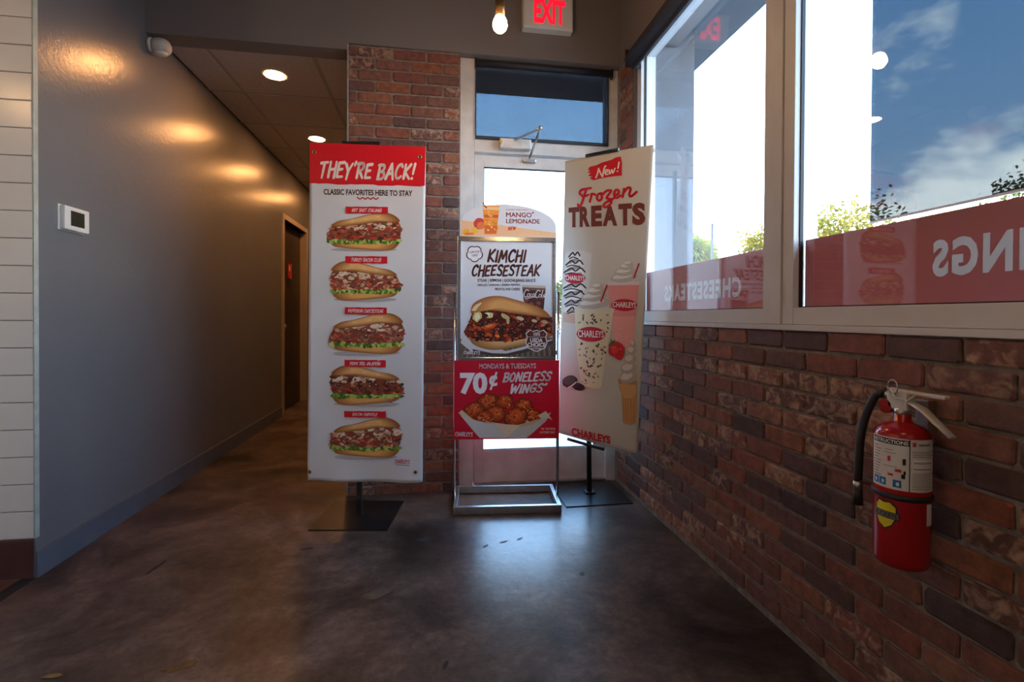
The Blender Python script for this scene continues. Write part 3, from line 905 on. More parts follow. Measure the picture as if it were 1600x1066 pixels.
# levers run along the wall (-Y, towards the viewer)
MB().box(-.008, .008, -.105, .035, .402, .411, .003).build('top_lever', M_grey_metal, val)
MB().tube([(0, -.015, .386), (0, -.05, .372), (0, -.118, .322)], [.009, .011, .009], 10, flat=(1.2, .5)).build('carry_handle', M_grey_metal, val)
MB().lathe([(.017, 0), (.017, .008), (.014, .010)], (-.014, .034, .366), 'X', 20, mtx=None).build('pressure_gauge', M_redplastic, val)
MB().lathe([(.013, 0), (.013, .0015)], (-.005, .034, .366), 'X', 18).build('gauge_face', M_white_plastic, val)
MB().tube([(0, .02, .389), (0, .055, .391)], .0095, 12).build('hose_ferrule', M_steel, val)
ring_pts = [(-.016 + .0, .012 + .013 * math.cos(a), .416 + .017 * math.sin(a)) for a in [k * math.pi / 8 for k in range(17)]]
MB().tube(ring_pts, .0016, 6).build('pull_ring', M_steel, val)
MB().tube([(-.016, .018, .409), (-.021, .0, .391), (-.020, -.03, .389), (-.012, -.045, .406)], .0013, 6).build('tamper_seal', M_white_plastic, val)
hp = []
for k in range(15):
    t_ = k / 14
    hp.append((-.004 - .022 * math.sin(t_ * 1.4), .05 + .048 * math.sin(min(1, t_ * 1.5) * 1.45), .391 + .010 * math.sin(t_ * 3) - .275 * max(0, t_ - .10) ** 1.15))
hs = MB().tube(hp, .0098, 12).build('hose', M_rubber, fe)
e0 = Vector(hp[-1])
MB().tube([e0 + Vector((0, 0, .012)), e0 + Vector((0, 0, -.008))], .0108, 12).build('hose_clip_band', M_steel, hs)
MB().tube([e0 + Vector((0, 0, -.008)), e0 + Vector((0, 0, -.048))], [.0105, .0125], 12).build('nozzle', M_rubber, hs)
MB().lathe([(RB + .0005, 0), (RB + .003, .002), (RB + .003, .012), (RB + .0005, .014)], (0, 0, .158), 'Z', 40).build('strap', M_rubber, fe)
MB().tube([(-.02, .052, .165), (-.028, .095, .162)], .004, 8).build('hose_retainer', M_rubber, fe)
MB().box(RB - .004, 1.183 - 1.108 + .0, -.016, .016, .28, .385, .002).build('wall_bracket', M_steel, fe)

def ink_mesh(name, polys, fn, material=None, step=1.0e-5, parent=None, base=.0008, maxe=None):
    """polys: list of (points, colour[, faces]); fn maps design (x, y, lift) to a local 3-D point"""
    vv, ff, cc = [], [], []
    for k, item in enumerate(polys):
        pts, col = item[0], item[1]
        lift = base + k * step
        faces = item[2] if len(item) > 2 else tessellate_polygon([[Vector((p[0], p[1], 0)) for p in pts]])
        if maxe is None:
            b_ = len(vv)
            vv += [fn(p[0], p[1], lift) for p in pts]
            for t in faces: ff.append(tuple(b_ + i for i in t)); cc.append(col)
        else:
            stack = []
            for t in faces:
                for q in range(1, len(t) - 1): stack.append((pts[t[0]], pts[t[q]], pts[t[q + 1]]))
            while stack:
                a, b2_, c = stack.pop()
                e_ = [math.dist(a, b2_), math.dist(b2_, c), math.dist(c, a)]
                mx_ = max(e_)
                if mx_ > maxe:
                    w_ = e_.index(mx_)
                    if w_ == 1: a, b2_, c = b2_, c, a
                    elif w_ == 2: a, b2_, c = c, a, b2_
                    mid = ((a[0] + b2_[0]) / 2, (a[1] + b2_[1]) / 2)
                    stack += [(a, mid, c), (mid, b2_, c)]
                else:
                    k0 = len(vv)
                    vv += [fn(a[0], a[1], lift), fn(b2_[0], b2_[1], lift), fn(c[0], c[1], lift)]
                    ff.append((k0, k0 + 1, k0 + 2)); cc.append(col)
    me = bpy.data.meshes.new(name)
    me.from_pydata([tuple(p) for p in vv], [], ff)
    me.update()
    at = me.color_attributes.new('ink', 'FLOAT_COLOR', 'CORNER')
    data = []
    for fidx, p in enumerate(me.polygons):
        for _ in range(p.loop_total): data += list(cc[fidx])
    at.data.foreach_set('color', data)
    me.materials.append(material or M_print)
    o = bpy.data.objects.new(name, me)
    return link(o, parent)

# extinguisher label: wraps round the cylinder; design x = angle in degrees, y = height
def cyl(x, y, lift):
    a = R(x); r_ = RB + .0002 + lift
    return (r_ * math.cos(a), r_ * math.sin(a), y)
def strip(x0, x1, y0, y1, col, n=None):
    n = n or max(1, int(abs(x1 - x0) / 2.5))
    pts = []; tris = []
    for k in range(n + 1):
        q = x0 + (x1 - x0) * k / n
        pts += [(q, y0), (q, y1)]
    for k in range(n): tris.append((2 * k, 2 * k + 2, 2 * k + 3, 2 * k + 1))
    return (pts, col, tris)
WHT, BLK, RED_, BLU = rgb(215, 212, 208), rgb(30, 28, 28), rgb(190, 30, 35), rgb(40, 110, 175)
# facing the viewer the label runs from the hose side (larger angle) to the right (smaller angle... 300 deg)
A0, A1 = 150, 300        # left edge, right edge as seen by the viewer
lab = [strip(A0, A1, .198, .318, rgb(198, 196, 192)), strip(A0 + 4, 236, .302, .315, BLK)]
for k in range(11):
    lab.append(strip(A0 + 6, A0 + 22 + (k * 7) % 9, .292 - k * .0068, .294 - k * .0068, rgb(150, 70, 70) if k % 3 == 0 else rgb(120, 115, 112)))
lab += [strip(236, 238, .198, .318, BLK)]
lab += [strip(195, 201, .262, .274, RED_), strip(224, 230, .258, .272, BLK), strip(210, 222, .240, .246, RED_), strip(226, 230, .236, .244, BLK),
        strip(186, 212, .281, .2825, rgb(120, 120, 120)), strip(190, 206, .288, .2895, rgb(120, 120, 120)), strip(186, 214, .250, .2515, rgb(130, 130, 130)),
        strip(196, 206, .229, .234, RED_), strip(222, 229, .226, .236, BLK)]
for a in (158, 176, 206): lab.append(strip(a, a + 16, .204, .221, BLU))
for a in (163, 182, 212): lab.append(strip(a, a + 6, .208, .216, rgb(200, 210, 220)))
for k in range(4): lab.append(strip(242, 296 - (k % 2) * 8, .290 - k * .004, .2915 - k * .004, rgb(120, 118, 116)))
lab.append(strip(242, 249, .302, .312, rgb(170, 60, 60))); lab.append(strip(254, 284, .304, .309, rgb(120, 118, 116)))
for zz in (.262, .248):
    lab.append(strip(243, 292, zz - .002, zz + .009, rgb(228, 226, 222)))
    for k in range(14): lab.append(strip(245 + k * 3.2, 246.6 + k * 3.2, zz, zz + .006, BLK, 1))
for k in range(9): lab.append(strip(242, 294 - (k * 5) % 11, .240 - k * .0044, .2412 - k * .0044, rgb(120, 118, 116)))
cyl_label = lambda x, y, l_: cyl(x, y - .015, l_)
lo = ink_mesh('instruction_label', lab, cyl_label, parent=fe, step=2e-5, base=.0004)
v, f = text_mesh('INSTRUCTIONS', .03)
ink_mesh('lettering', [([(A0 + 6 + p[0] * 78, .3045 + p[1] * .0085) for p in v], WHT, f)], cyl_label, parent=lo, base=.0019, maxe=3)
shield = [(168, .140), (176, .150), (188, .147), (200, .150), (212, .140), (213, .118), (204, .098), (190, .088), (176, .098), (168, .118)]
bd = ink_mesh('maker_badge', [([(190 + (x - 190) * 1.12, .118 + (y - .118) * 1.14) for x, y in shield], BLK), (shield, rgb(205, 190, 40)),
                         strip(162, 220, .112, .128, BLK), strip(164, 218, .114, .126, rgb(120, 122, 125))], cyl, parent=fe, step=6e-5, base=.0004, maxe=3)
v, f = text_mesh('BUCKEYE', .03)
ink_mesh('lettering', [([(166 + p[0] * 50, .1155 + p[1] * .009) for p in v], BLK, f)], cyl, parent=bd, base=.0009, maxe=3)
ink_mesh('inspection_sticker', [strip(276, 296, .105, .155, rgb(205, 200, 198))], cyl, parent=fe, base=.0004)

# ================================================================== printed artwork tools
def homography(quad, W, H):
    """quad: TL, TR, BR, BL in layout units -> (u, v) on a W x H sheet, origin bottom left"""
    dst = [(0, H), (W, H), (W, 0), (0, 0)]
    A = []; B = []
    for (x, y), (u_, v_) in zip(quad, dst):
        A.append([x, y, 1, 0, 0, 0, -u_ * x, -u_ * y]); B.append(u_)
        A.append([0, 0, 0, x, y, 1, -v_ * x, -v_ * y]); B.append(v_)
    h_ = np.append(np.linalg.solve(np.array(A, float), np.array(B, float)), 1).reshape(3, 3)
    def f(x, y):
        q = h_ @ np.array([x, y, 1.0])
        return q[0] / q[2], q[1] / q[2]
    return f

def smooth_path(pts, n=6):
    out = []
    P = [pts[0]] + list(pts) + [pts[-1]]
    for i in range(1, len(P) - 2):
        p0, p1, p2, p3 = P[i - 1], P[i], P[i + 1], P[i + 2]
        for k in range(n):
            t = k / n
            out.append(tuple(.5 * (2 * p1[j] + (p2[j] - p0[j]) * t + (2 * p0[j] - 5 * p1[j] + 4 * p2[j] - p3[j]) * t * t
                                   + (3 * p1[j] - p0[j] - 3 * p2[j] + p3[j]) * t ** 3) for j in range(2)))
    out.append(tuple(pts[-1]))
    return out

def stroke(pts, w, taper=.0):
    """ribbon with round ends as (verts, tris); w = width"""
    v = []; t = []
    n = len(pts)
    def wd(i): return w * .5 * (1 - taper * i / max(1, n - 1))
    for i in range(n - 1):
        (x0, y0), (x1, y1) = pts[i], pts[i + 1]
        l_ = math.hypot(x1 - x0, y1 - y0) or 1e-9
        nx, ny = -(y1 - y0) / l_, (x1 - x0) / l_
        a, b_ = wd(i), wd(i + 1); k = len(v)
        v += [(x0 + nx * a, y0 + ny * a), (x0 - nx * a, y0 - ny * a), (x1 - nx * b_, y1 - ny * b_), (x1 + nx * b_, y1 + ny * b_)]
        t += [(k, k + 1, k + 2, k + 3)]
    for i in range(n):
        k = len(v); a = wd(i)
        v += [(pts[i][0] + a * math.cos(q * math.pi / 3), pts[i][1] + a * math.sin(q * math.pi / 3)) for q in range(6)]
        t += [(k, k + 1, k + 2), (k, k + 2, k + 3), (k, k + 3, k + 4), (k, k + 4, k + 5)]
    return v, t

# brush capitals: strokes in a box of height 1 (y up); 's' marks a curved stroke
BR = {
 'A': (.62, ['l', (0, 0), (.34, 1), (.6, -.04)], ['l', (.10, .32), (.52, .38)]),
 'B': (.58, ['l', (.06, 0), (.08, .98)], ['s', (.0, .98), (.38, 1.0), (.5, .8), (.36, .58), (.1, .53)], ['s', (.1, .53), (.46, .5), (.56, .24), (.4, .03), (.0, .0)]),
 'C': (.56, ['s', (.55, .84), (.40, 1.0), (.16, .86), (.03, .45), (.12, .08), (.34, .0), (.54, .16)]),
 'D': (.6, ['l', (.06, 0), (.08, .98)], ['s', (0, .98), (.36, .95), (.58, .55), (.42, .12), (.02, .0)]),
 'E': (.52, ['l', (.5, .98), (.08, .94), (.04, .02), (.50, .04)], ['l', (.07, .50), (.42, .54)]),
 'G': (.6, ['s', (.56, .84), (.40, 1.0), (.16, .86), (.03, .45), (.12, .08), (.36, .0), (.54, .16), (.56, .44)], ['l', (.32, .44), (.60, .46)]),
 'H': (.6, ['l', (.06, 0), (.08, 1)], ['l', (.54, -.04), (.56, 1)], ['l', (.06, .48), (.55, .54)]),
 'I': (.2, ['l', (.1, 0), (.12, 1)]),
 'J': (.5, ['s', (.46, 1), (.44, .3), (.32, .02), (.12, .05), (.02, .25)]),
 'K': (.58, ['l', (.06, 0), (.08, 1)], ['l', (.54, 1), (.09, .46), (.56, -.02)]),
 'L': (.5, ['l', (.08, 1), (.05, .02), (.48, .05)]),
 'M': (.8, ['l', (.02, 0), (.14, 1), (.38, .28), (.64, 1), (.76, -.02)]),
 'N': (.62, ['l', (.04, 0), (.08, 1), (.52, .02), (.56, 1.02)]),
 'O': (.6, ['s', (.30, 1), (.08, .78), (.03, .42), (.16, .04), (.38, .02), (.56, .40), (.50, .82), (.30, 1)]),
 'P': (.56, ['l', (.06, -.03), (.08, .98)], ['s', (.0, .96), (.40, 1.0), (.54, .74), (.38, .48), (.08, .44)]),
 'Q': (.62, ['s', (.30, 1), (.08, .78), (.03, .42), (.16, .04), (.38, .02), (.56, .40), (.50, .82), (.30, 1)], ['l', (.36, .26), (.60, -.08)]),
 'R': (.58, ['l', (.06, -.03), (.08, .98)], ['s', (.0, .96), (.40, 1.0), (.54, .76), (.38, .52), (.09, .46)], ['l', (.22, .48), (.56, -.04)]),
 'S': (.54, ['s', (.52, .86), (.36, 1.0), (.12, .88), (.12, .66), (.40, .46), (.50, .22), (.34, .01), (.02, .10)]),
 'T': (.58, ['l', (.0, .94), (.58, 1.0)], ['l', (.30, .96), (.24, -.04)]),
 'U': (.58, ['s', (.06, 1), (.04, .3), (.2, .0), (.42, .06), (.54, .4), (.56, 1.0)]),
 'V': (.58, ['l', (.02, 1), (.26, 0), (.56, 1)]),
 'W': (.84, ['l', (.04, 1), (.18, .0), (.42, .78), (.58, .0), (.82, 1.02)]),
 'X': (.58, ['l', (.04, 1), (.54, 0)], ['l', (.54, 1), (.02, 0)]),
 'Y': (.58, ['l', (.02, 1), (.28, .50), (.58, 1.02)], ['l', (.28, .50), (.22, -.06)]),
 'Z': (.56, ['l', (.04, .95), (.54, 1), (.02, .02), (.54, .05)]),
 "'": (.16, ['l', (.10, 1.02), (.05, .80)]),
 '!': (.2, ['l', (.13, 1.06), (.07, .34)], ['l', (.04, .03), (.055, .05)]),
 '*': (.24, ['l', (.03, .86), (.21, .94)], ['l', (.12, 1.0), (.11, .80)]),
 ' ': (.26,), '|': (.2, ['l', (.1, 0), (.1, 1)]),
}
def brush(txt, bold=.17, shear=.0, gap=.14, seed=1, jit=.03):
    rnd = random.Random(seed)
    V = []; T = []; x = 0
    for ch in txt:
        g = BR[ch]; dy = rnd.uniform(-jit, jit); sc_l = 1 + rnd.uniform(-jit, jit)
        for st in g[1:]:
            pts = [tuple(p) for p in st[1:]]
            if st[0] == 's': pts = smooth_path(pts, 5)
            pts = [(x + p[0] * sc_l, dy + p[1] * sc_l) for p in pts]
            v_, t_ = stroke(pts, bold, .25)
            k = len(V); V += v_; T += [tuple(k + i for i in q) for q in t_]
        x += g[0] + gap
    V = [(a + shear * b_, b_) for a, b_ in V]
    xs_ = [p[0] for p in V]; ys_ = [p[1] for p in V]
    x0, x1, y0, y1 = min(xs_), max(xs_), min(ys_), max(ys_)
    return [((a - x0) / (x1 - x0), (b_ - y0) / (y1 - y0)) for a, b_ in V], T

def place(glyphs, bl, br, tl, col):
    """glyph set from the unit box on to a parallelogram of the layout"""
    v_, f_ = glyphs
    return ([(bl[0] + p[0] * (br[0] - bl[0]) + p[1] * (tl[0] - bl[0]), bl[1] + p[0] * (br[1] - bl[1]) + p[1] * (tl[1] - bl[1])) for p in v_], col, f_)
def boxed(glyphs, x0, y0, x1, y1, col, drop=0.):
    return place(glyphs, (x0, y1), (x1, y1 + drop), (x0, y0), col)
def sheared(g, s_=.25):
    v_, f_ = g
    v2 = [(a + s_ * b_, b_) for a, b_ in v_]; mx = max(p[0] for p in v2)
    return [(a / mx, b_) for a, b_ in v2], f_

def blob(cx, cy_, rx, ry, rot, rnd, n=8, jit=.25):
    out = []
    for k in range(n):
        a = 2 * math.pi * k / n; q = 1 + rnd.uniform(-jit, jit)
        x, y = rx * q * math.cos(a), ry * q * math.sin(a)
        out.append((cx + x * math.cos(rot) - y * math.sin(rot), cy_ + x * math.sin(rot) + y * math.cos(rot)))
    return out
def inset(poly, s_, dx_=0, dy_=0):
    cx = sum(p[0] for p in poly) / len(poly); cy_ = sum(p[1] for p in poly) / len(poly)
    return [(cx + (p[0] - cx) * s_ + dx_, cy_ + (p[1] - cy_) * s_ + dy_) for p in poly]
def lerpc(a, b_, t): return tuple(a[i] + (b_[i] - a[i]) * t for i in range(3)) + (1,)
def inside(p, poly):
    c = False; n = len(poly)
    for i in range(n):
        a, b_ = poly[i], poly[i - 1]
        if (a[1] > p[1]) != (b_[1] > p[1]) and p[0] < (b_[0] - a[0]) * (p[1] - a[1]) / (b_[1] - a[1]) + a[0]: c = not c
    return c
def shade_poly(out, poly, edge, mid, steps=5, dy_=-.04):
    H_ = max(p[1] for p in poly) - min(p[1] for p in poly)
    for k in range(steps):
        t = k / (steps - 1)
        out.append((inset(poly, 1 - .52 * t, 0, dy_ * H_ * t), lerpc(edge, mid, t)))

MEATS = [rgb(150, 60, 45), rgb(120, 48, 35), rgb(175, 80, 55), rgb(92, 45, 32), rgb(190, 120, 85), rgb(140, 85, 55)]
def sandwich(x0, y0, x1, y1, seed, flip, meat=MEATS, cheese=rgb(232, 214, 190), greens=True, dense=1.0, k_size=1.0):
    rnd = random.Random(seed); out = []
    W_, H_ = x1 - x0, y1 - y0
    def P(s_, t): return (x0 + (1 - s_ if flip else s_) * W_, y0 + t * H_)
    def poly(l_, n=4):
        q = smooth_path(l_ + [l_[0]], n)[:-1]
        return [P(*p) for p in q]
    top = poly([(.07, .31), (.17, .21), (.34, .15), (.50, .07), (.66, .0), (.82, .0), (.93, .10), (.975, .22), (.90, .25), (.70, .24), (.45, .31), (.22, .36), (.08, .37)])
    bot = poly([(.05, .77), (.10, .88), (.25, .93), (.50, .975), (.72, 1.0), (.87, .97), (.945, .86), (.93, .77), (.60, .80), (.25, .80)])
    fil = [P(*p) for p in [(.01, .58), (.07, .36), (.22, .33), (.45, .28), (.70, .22), (.95, .21), (1.0, .42), (.97, .66), (.92, .76), (.5, .82), (.08, .78), (.0, .70)]]
    # soft printed ground shade under the roll
    out.append((blob((x0 + x1) / 2, y1 - H_ * .03, W_ * .44, H_ * .055, 0, rnd, 18, .03), rgb(176, 168, 166)))
    shade_poly(out, bot, rgb(160, 96, 46), rgb(228, 166, 96), 5)
    out.append((fil, rgb(132, 66, 48)))
    def scatter(n, pal, t0, t1, lo, hi, asp=.5):
        for _ in range(int(n * dense)):
            for _try in range(12):
                s_, t = rnd.uniform(0, 1), rnd.uniform(t0, t1)
                p = P(s_, t)
                if inside(p, fil): break
            else: continue
            q = rnd.uniform(lo, hi) * W_ * k_size
            out.append((blob(p[0], p[1], q, q * rnd.uniform(asp * .6, asp * 1.5), rnd.uniform(-.7, .7), rnd, 6), rnd.choice(pal)))
    scatter(110, meat, .30, .76, .02, .05)
    scatter(20, [cheese, lerpc(cheese, rgb(200, 160, 120), .5), lerpc(cheese, rgb(180, 120, 90), .6)], .26, .42, .02, .06)
    scatter(60, meat + [rgb(206, 62, 46), rgb(196, 96, 66)], .36, .74, .012, .034, .32)
    scatter(10, [rgb(205, 58, 42), rgb(222, 84, 60)], .50, .74, .02, .045, .35)
    scatter(9, [rgb(80, 44, 34)], .34, .76, .012, .028)
    scatter(12, [rgb(226, 180, 150), rgb(222, 190, 160)], .28, .6, .008, .014)
    if greens:
        for k in range(46):
            s_ = .03 + .94 * k / 45
            c = P(s_, .745 + .035 * math.sin(s_ * 3.0) + rnd.uniform(-.03, .03))
            out.append((blob(c[0], c[1], W_ * rnd.uniform(.018, .04), H_ * rnd.uniform(.03, .055), rnd.uniform(-.6, .6), rnd, 7, .4),
                        rnd.choice([rgb(120, 160, 50), rgb(82, 128, 40), rgb(168, 190, 84), rgb(56, 100, 36), rgb(190, 200, 110)])))
    shade_poly(out, top, rgb(152, 90, 42), rgb(232, 176, 110), 6, -.10)
    for s_, t in ((.30, .235), (.48, .17), (.64, .10)):
        a, b_, c = P(s_, t), P(s_ + .09, t - .045), P(s_ + .05, t + .02)
        out.append(([a, b_, c], rgb(232, 190, 138)))
    return out

def ink_group(parent, fn, items, maxe=None, base=.0006):
    """items are printed in order, each ink layer a hair above the one before"""
    for name, polys, label in items:
        st = min(2.0e-5, .0014 / max(1, len(polys)))
        o = ink_mesh(name, polys, fn, parent=parent, step=st, base=base, maxe=maxe)
        base += st * len(polys) + 1e-5
        if label: o['label'] = label

DARK = rgb(66, 40, 36); CRED = rgb(204, 24, 36); WHITE = rgb(232, 228, 226)

# ================================================================== tall sandwich banner
b1 = tag(empty('banner_stand', (-.393, 2.792, 0), R(-8.3)), "tall white banner on a black stand headed THEY'RE BACK! with five sandwiches", 'banner')
MB().box(-.2, .2, -.2, .2, 0, .006, .002).build('base_plate', M_blackgloss, b1)
MB().box(-.014, .014, -.014, .014, .006, 1.985, .003).build('pole', M_black, b1)
MB().box(-.018, .018, -.018, .018, .006, .012, .002).build('pole_foot', M_black, b1)
MB().tube([(-.262, .0, 1.992), (.352, .0, 1.977)], .009, 8).build('top_bar', M_black, b1)
MB().box(-.095, .108, -.016, -.002, 1.990, 2.016, .002).build('top_clip', M_black, b1)
MB().tube([(-.272, .0, .205), (.338, .0, .198)], .008, 8).build('bottom_bar', M_black, b1)
BW, BH = .617, 1.812
def b1_map(u_, v_, lift):
    s_, t = u_ / BW, v_ / BH
    x = -.274 + .011 * t + u_
    z_ = .193 - .007 * s_ - .010 * s_ * t + v_
    y = -.022 + .0015 * math.sin(s_ * 7 + t * 3) * (1 - .5 * t)
    low = max(0, 1 - t / .10)
    y += .010 * low * math.sin(s_ * 11 + 1.3) * low - .006 * low
    if s_ > .96: y += (s_ - .96) * .35 * low
    hi = max(0, (t - .955) / .045)
    y += .003 * hi
    return (x, y - lift, z_)
def sheet(fn, W_, H_, nu, nv, material, name, parent, thick=.0009):
    mb = MB(); v_ = []; f_ = []
    for lift in (0, -thick):
        for j in range(nv + 1):
            for i_ in range(nu + 1): v_.append(fn(W_ * i_ / nu, H_ * j / nv, lift))
    n1 = (nu + 1) * (nv + 1)
    for j in range(nv):
        for i_ in range(nu):
            a = j * (nu + 1) + i_
            f_.append((a, a + 1, a + nu + 2, a + nu + 1)); f_.append((n1 + a, n1 + a + nu + 1, n1 + a + nu + 2, n1 + a + 1))
    edge = [i_ for i_ in range(nu + 1)] + [j * (nu + 1) + nu for j in range(1, nv + 1)] + [nv * (nu + 1) + i_ for i_ in range(nu - 1, -1, -1)] + [j * (nu + 1) for j in range(nv - 1, 0, -1)]
    for k in range(len(edge)):
        a, b_ = edge[k], edge[(k + 1) % len(edge)]
        f_.append((a, n1 + a, n1 + b_, b_))
    mb.add(v_, f_, True)
    o = mb.build(name, material, parent)
    return o
bs1 = sheet(b1_map, BW, BH, 40, 90, M_vinyl, 'banner_sheet', b1)
h1 = homography([(486, 222), (666, 228), (661, 753), (482, 750.5)], BW, BH)
def f1(x, y, lift):
    u_, v_ = h1(x, y); return b1_map(min(max(u_, .0), BW), min(max(v_, 0), BH), lift)
# red head band follows the sheet closely
rnd = random.Random(4)
band_top = [(486 + k * 7.2, 222 + k * .24) for k in range(26)]
band_bot = [(485.4 + k * 7.17, 286.3 + k * .14 + rnd.uniform(-.9, .9)) for k in range(26)]
bv = []; bt = []
for k in range(26):
    for q in range(10):
        t = q / 9; bv.append((band_top[k][0] + (band_bot[k][0] - band_top[k][0]) * t, band_top[k][1] + (band_bot[k][1] - band_top[k][1]) * t))
for k in range(25):
    for q in range(9): bt.append((k * 10 + q, k * 10 + q + 1, (k + 1) * 10 + q + 1, (k + 1) * 10 + q))
items = [('head_band', [(bv, rgb(214, 26, 38), bt)], None),
         ('headline', [boxed(brush("THEY'RE BACK!", .235, .22, .16, 5, .05), 502, 249.5, 652, 280.5, rgb(236, 222, 208), 2.5)], None),
         ('subtitle', [boxed(text_mesh('CLASSIC FAVORITES HERE TO STAY', .03), 507.5, 294.5, 645.5, 303.5, DARK, 2.2)], None),
         ('squiggle', [(lambda s_: (s_[0], CRED, s_[1]))(stroke(smooth_path([(560 + k * 4.1, 309 + (1.3 if k % 2 else -1.3) + k * .05) for k in range(9)], 4), 1.8))], None)]
DARKM = [rgb(92, 52, 38), rgb(70, 40, 30), rgb(120, 70, 48), rgb(150, 90, 60), rgb(110, 48, 36)]
TURK = [rgb(170, 84, 62), rgb(140, 58, 44), rgb(206, 160, 126), rgb(220, 184, 150), rgb(110, 56, 40)]
STEAK = [rgb(128, 72, 56), rgb(150, 92, 72), rgb(100, 56, 44), rgb(176, 124, 96), rgb(160, 60, 46)]
CHIP = [rgb(190, 140, 106), rgb(160, 104, 76), rgb(214, 170, 136), rgb(120, 66, 48), rgb(140, 60, 46)]
for (nm, lx0, ly0, lx1, ly1, sx0, sy0, sx1, sy1, flip, meat) in [
    ('HOT SHOT ITALIANO', 542, 322, 607.5, 332.8, 512, 332, 629, 391, False, MEATS),
    ('TURKEY BACON CLUB', 541.6, 399.4, 606.7, 410.5, 517, 408, 628.5, 469, True, TURK),
    ('PEPPERONI CHEESESTEAK', 541, 479.3, 606, 490, 515.5, 489, 634, 552.5, False, STEAK),
    ('PRIME BBQ JALAPEÑO', 540.5, 561.3, 604.7, 572, 517, 570.6, 632.5, 632, True, DARKM),
    ('BACON CHIPOTLE', 540, 641, 604.7, 650.8, 516.5, 652, 629.7, 714, False, CHIP)]:
    rr = random.Random(len(nm))
    n = 12
    tag_poly = [(lx0 + (lx1 - lx0) * k / n, ly0 + rr.uniform(-.4, .4) + .6 * k / n) for k in range(n + 1)] + [(lx1 - (lx1 - lx0) * k / n, ly1 + rr.uniform(-.4, .4) + .6 - .6 * k / n) for k in range(n + 1)]
    base_nm = nm.replace('Ñ', 'N')
    w_ = (lx1 - lx0) * min(.86, .035 * len(nm) + .12); cxx = (lx0 + lx1) / 2
    pol = [(tag_poly, CRED), boxed(brush(base_nm, .2, .22, .16, len(nm), .04), cxx - w_ / 2, ly0 + 2.4, cxx + w_ / 2, ly1 - 2.0, rgb(240, 226, 220), .5)]
    if 'Ñ' in nm:
        pol.append((lambda s_: (s_[0], rgb(240, 226, 220), s_[1]))(stroke([(cxx + w_ * .415, ly0 + 1.8), (cxx + w_ * .45, ly0 + 1.3)], .7)))
    items.append(('sandwich_print', sandwich(sx0, sy0, sx1, sy1, len(nm) * 3, flip, meat), 'printed %s sandwich' % nm.lower().replace('ñ', 'n')))
    items.append(('name_tag', pol, None))
items.append(('brand_mark', [boxed(brush('CHARLEYS', .2, .12, .14, 2, .0), 618.5, 716, 642, 722.5, rgb(176, 30, 40), 1.0),
                             (lambda s_: (s_[0], DARK, s_[1]))(stroke([(620, 724.4), (641, 725.4)], .7))], None))
ink_group(bs1, f1, items, 3.2)
for (x, y) in ((492.8, 237.3), (657, 244), (485.6, 736.6), (650.5, 736.6)):
    c = Vector(f1(x, y, .0012))
    g = MB(); ring = [(c.x + .0085 * math.cos(a), c.y, c.z + .0085 * math.sin(a)) for a in [k * math.pi / 8 for k in range(17)]]
    g.tube(ring, .0032, 6, cap=False)
    gr = g.build('grommet', M_brass, bs1)
    MB().lathe([(.0062, 0), (.0062, .0006)], tuple(c), 'Y', 14).build('eyelet_hole', M_gasket, gr)

# ================================================================== poster stand
ps = tag(empty('poster_stand', (.418, 2.860, 0), R(-4.9)), 'chrome sign stand with kimchi cheesesteak poster and red wings placard in front of the door', 'sign stand')
hw, hd = .297, .176
for (x0, x1, y0, y1, nm) in ((-hw, hw, -hd, -hd + .022, 'base_bar'), (-hw, hw, hd - .022, hd, 'base_bar'),
                             (-hw, -hw + .022, -hd + .022, hd - .022, 'base_side_bar'), (hw - .022, hw, -hd + .022, hd - .022, 'base_side_bar')):
    MB().box(x0, x1, y0, y1, 0.002, .046, .003).build(nm, M_steel, ps)
for sx in (-1, 1):
    MB().tube([(sx * .300, 0, .02), (sx * .300, 0, 1.222)], .0085, 12).build('upright_tube', M_chrome, ps)
    MB().box(sx * .276 - .010, sx * .276 + .010, -.012, .012, .80, 1.535, .002).build('frame_side', M_chrome, ps)
    MB().tube([(sx * .300, 0, 1.222), (sx * .300, 0, 1.228)], .0095, 12).build('tube_collar', M_chrome, ps)
    MB().box(sx * .288 - .014, sx * .288 + .014, -.006, .006, .86, .885, .002).build('tube_clip', M_chrome, ps)
MB().box(-.286, .286, -.013, .013, 1.512, 1.540, .003).build('frame_top', M_chrome, ps)
MB().box(-.286, .286, -.013, .013, .826, .846, .003).build('frame_bottom', M_chrome, ps)
# kimchi poster in the frame
PW_, PH_ = .532, .668
pk = MB().box(-.266, .266, -.006, .006, .846, 1.512).build('poster', M_card, ps)
hk = homography([(723, 376), (863, 379), (862, 559), (719.5, 557)], PW_, PH_)
def fk(x, y, lift):
    u_, v_ = hk(x, y); u_ = min(max(u_, 0), PW_); v_ = min(max(v_, 0), PH_)
    return (-.266 + u_, -.006 - lift, .845 + v_)
BRN = rgb(84, 44, 34)
rnd = random.Random(8)
flower = []
for k in range(40):
    a = 2 * math.pi * k / 40
    q = 9.6 + 2.0 * abs(math.sin(a * 2.5)) ** .7
    flower.append((743.3 + q * .98 * math.cos(a - 1.57), 395.7 + q * .98 * math.sin(a - 1.57)))
KIM = [rgb(126, 40, 24), rgb(150, 52, 28), rgb(92, 34, 24), rgb(70, 28, 24), rgb(190, 84, 40), rgb(168, 58, 34), rgb(60, 36, 34)]
big = []
x0, y0, W_, H_ = 725.0, 461.0, 136.5, 85.0
def PP(l_, n=5): return [(x0 + a * W_, y0 + b_ * H_) for a, b_ in smooth_path(l_ + [l_[0]], n)[:-1]]
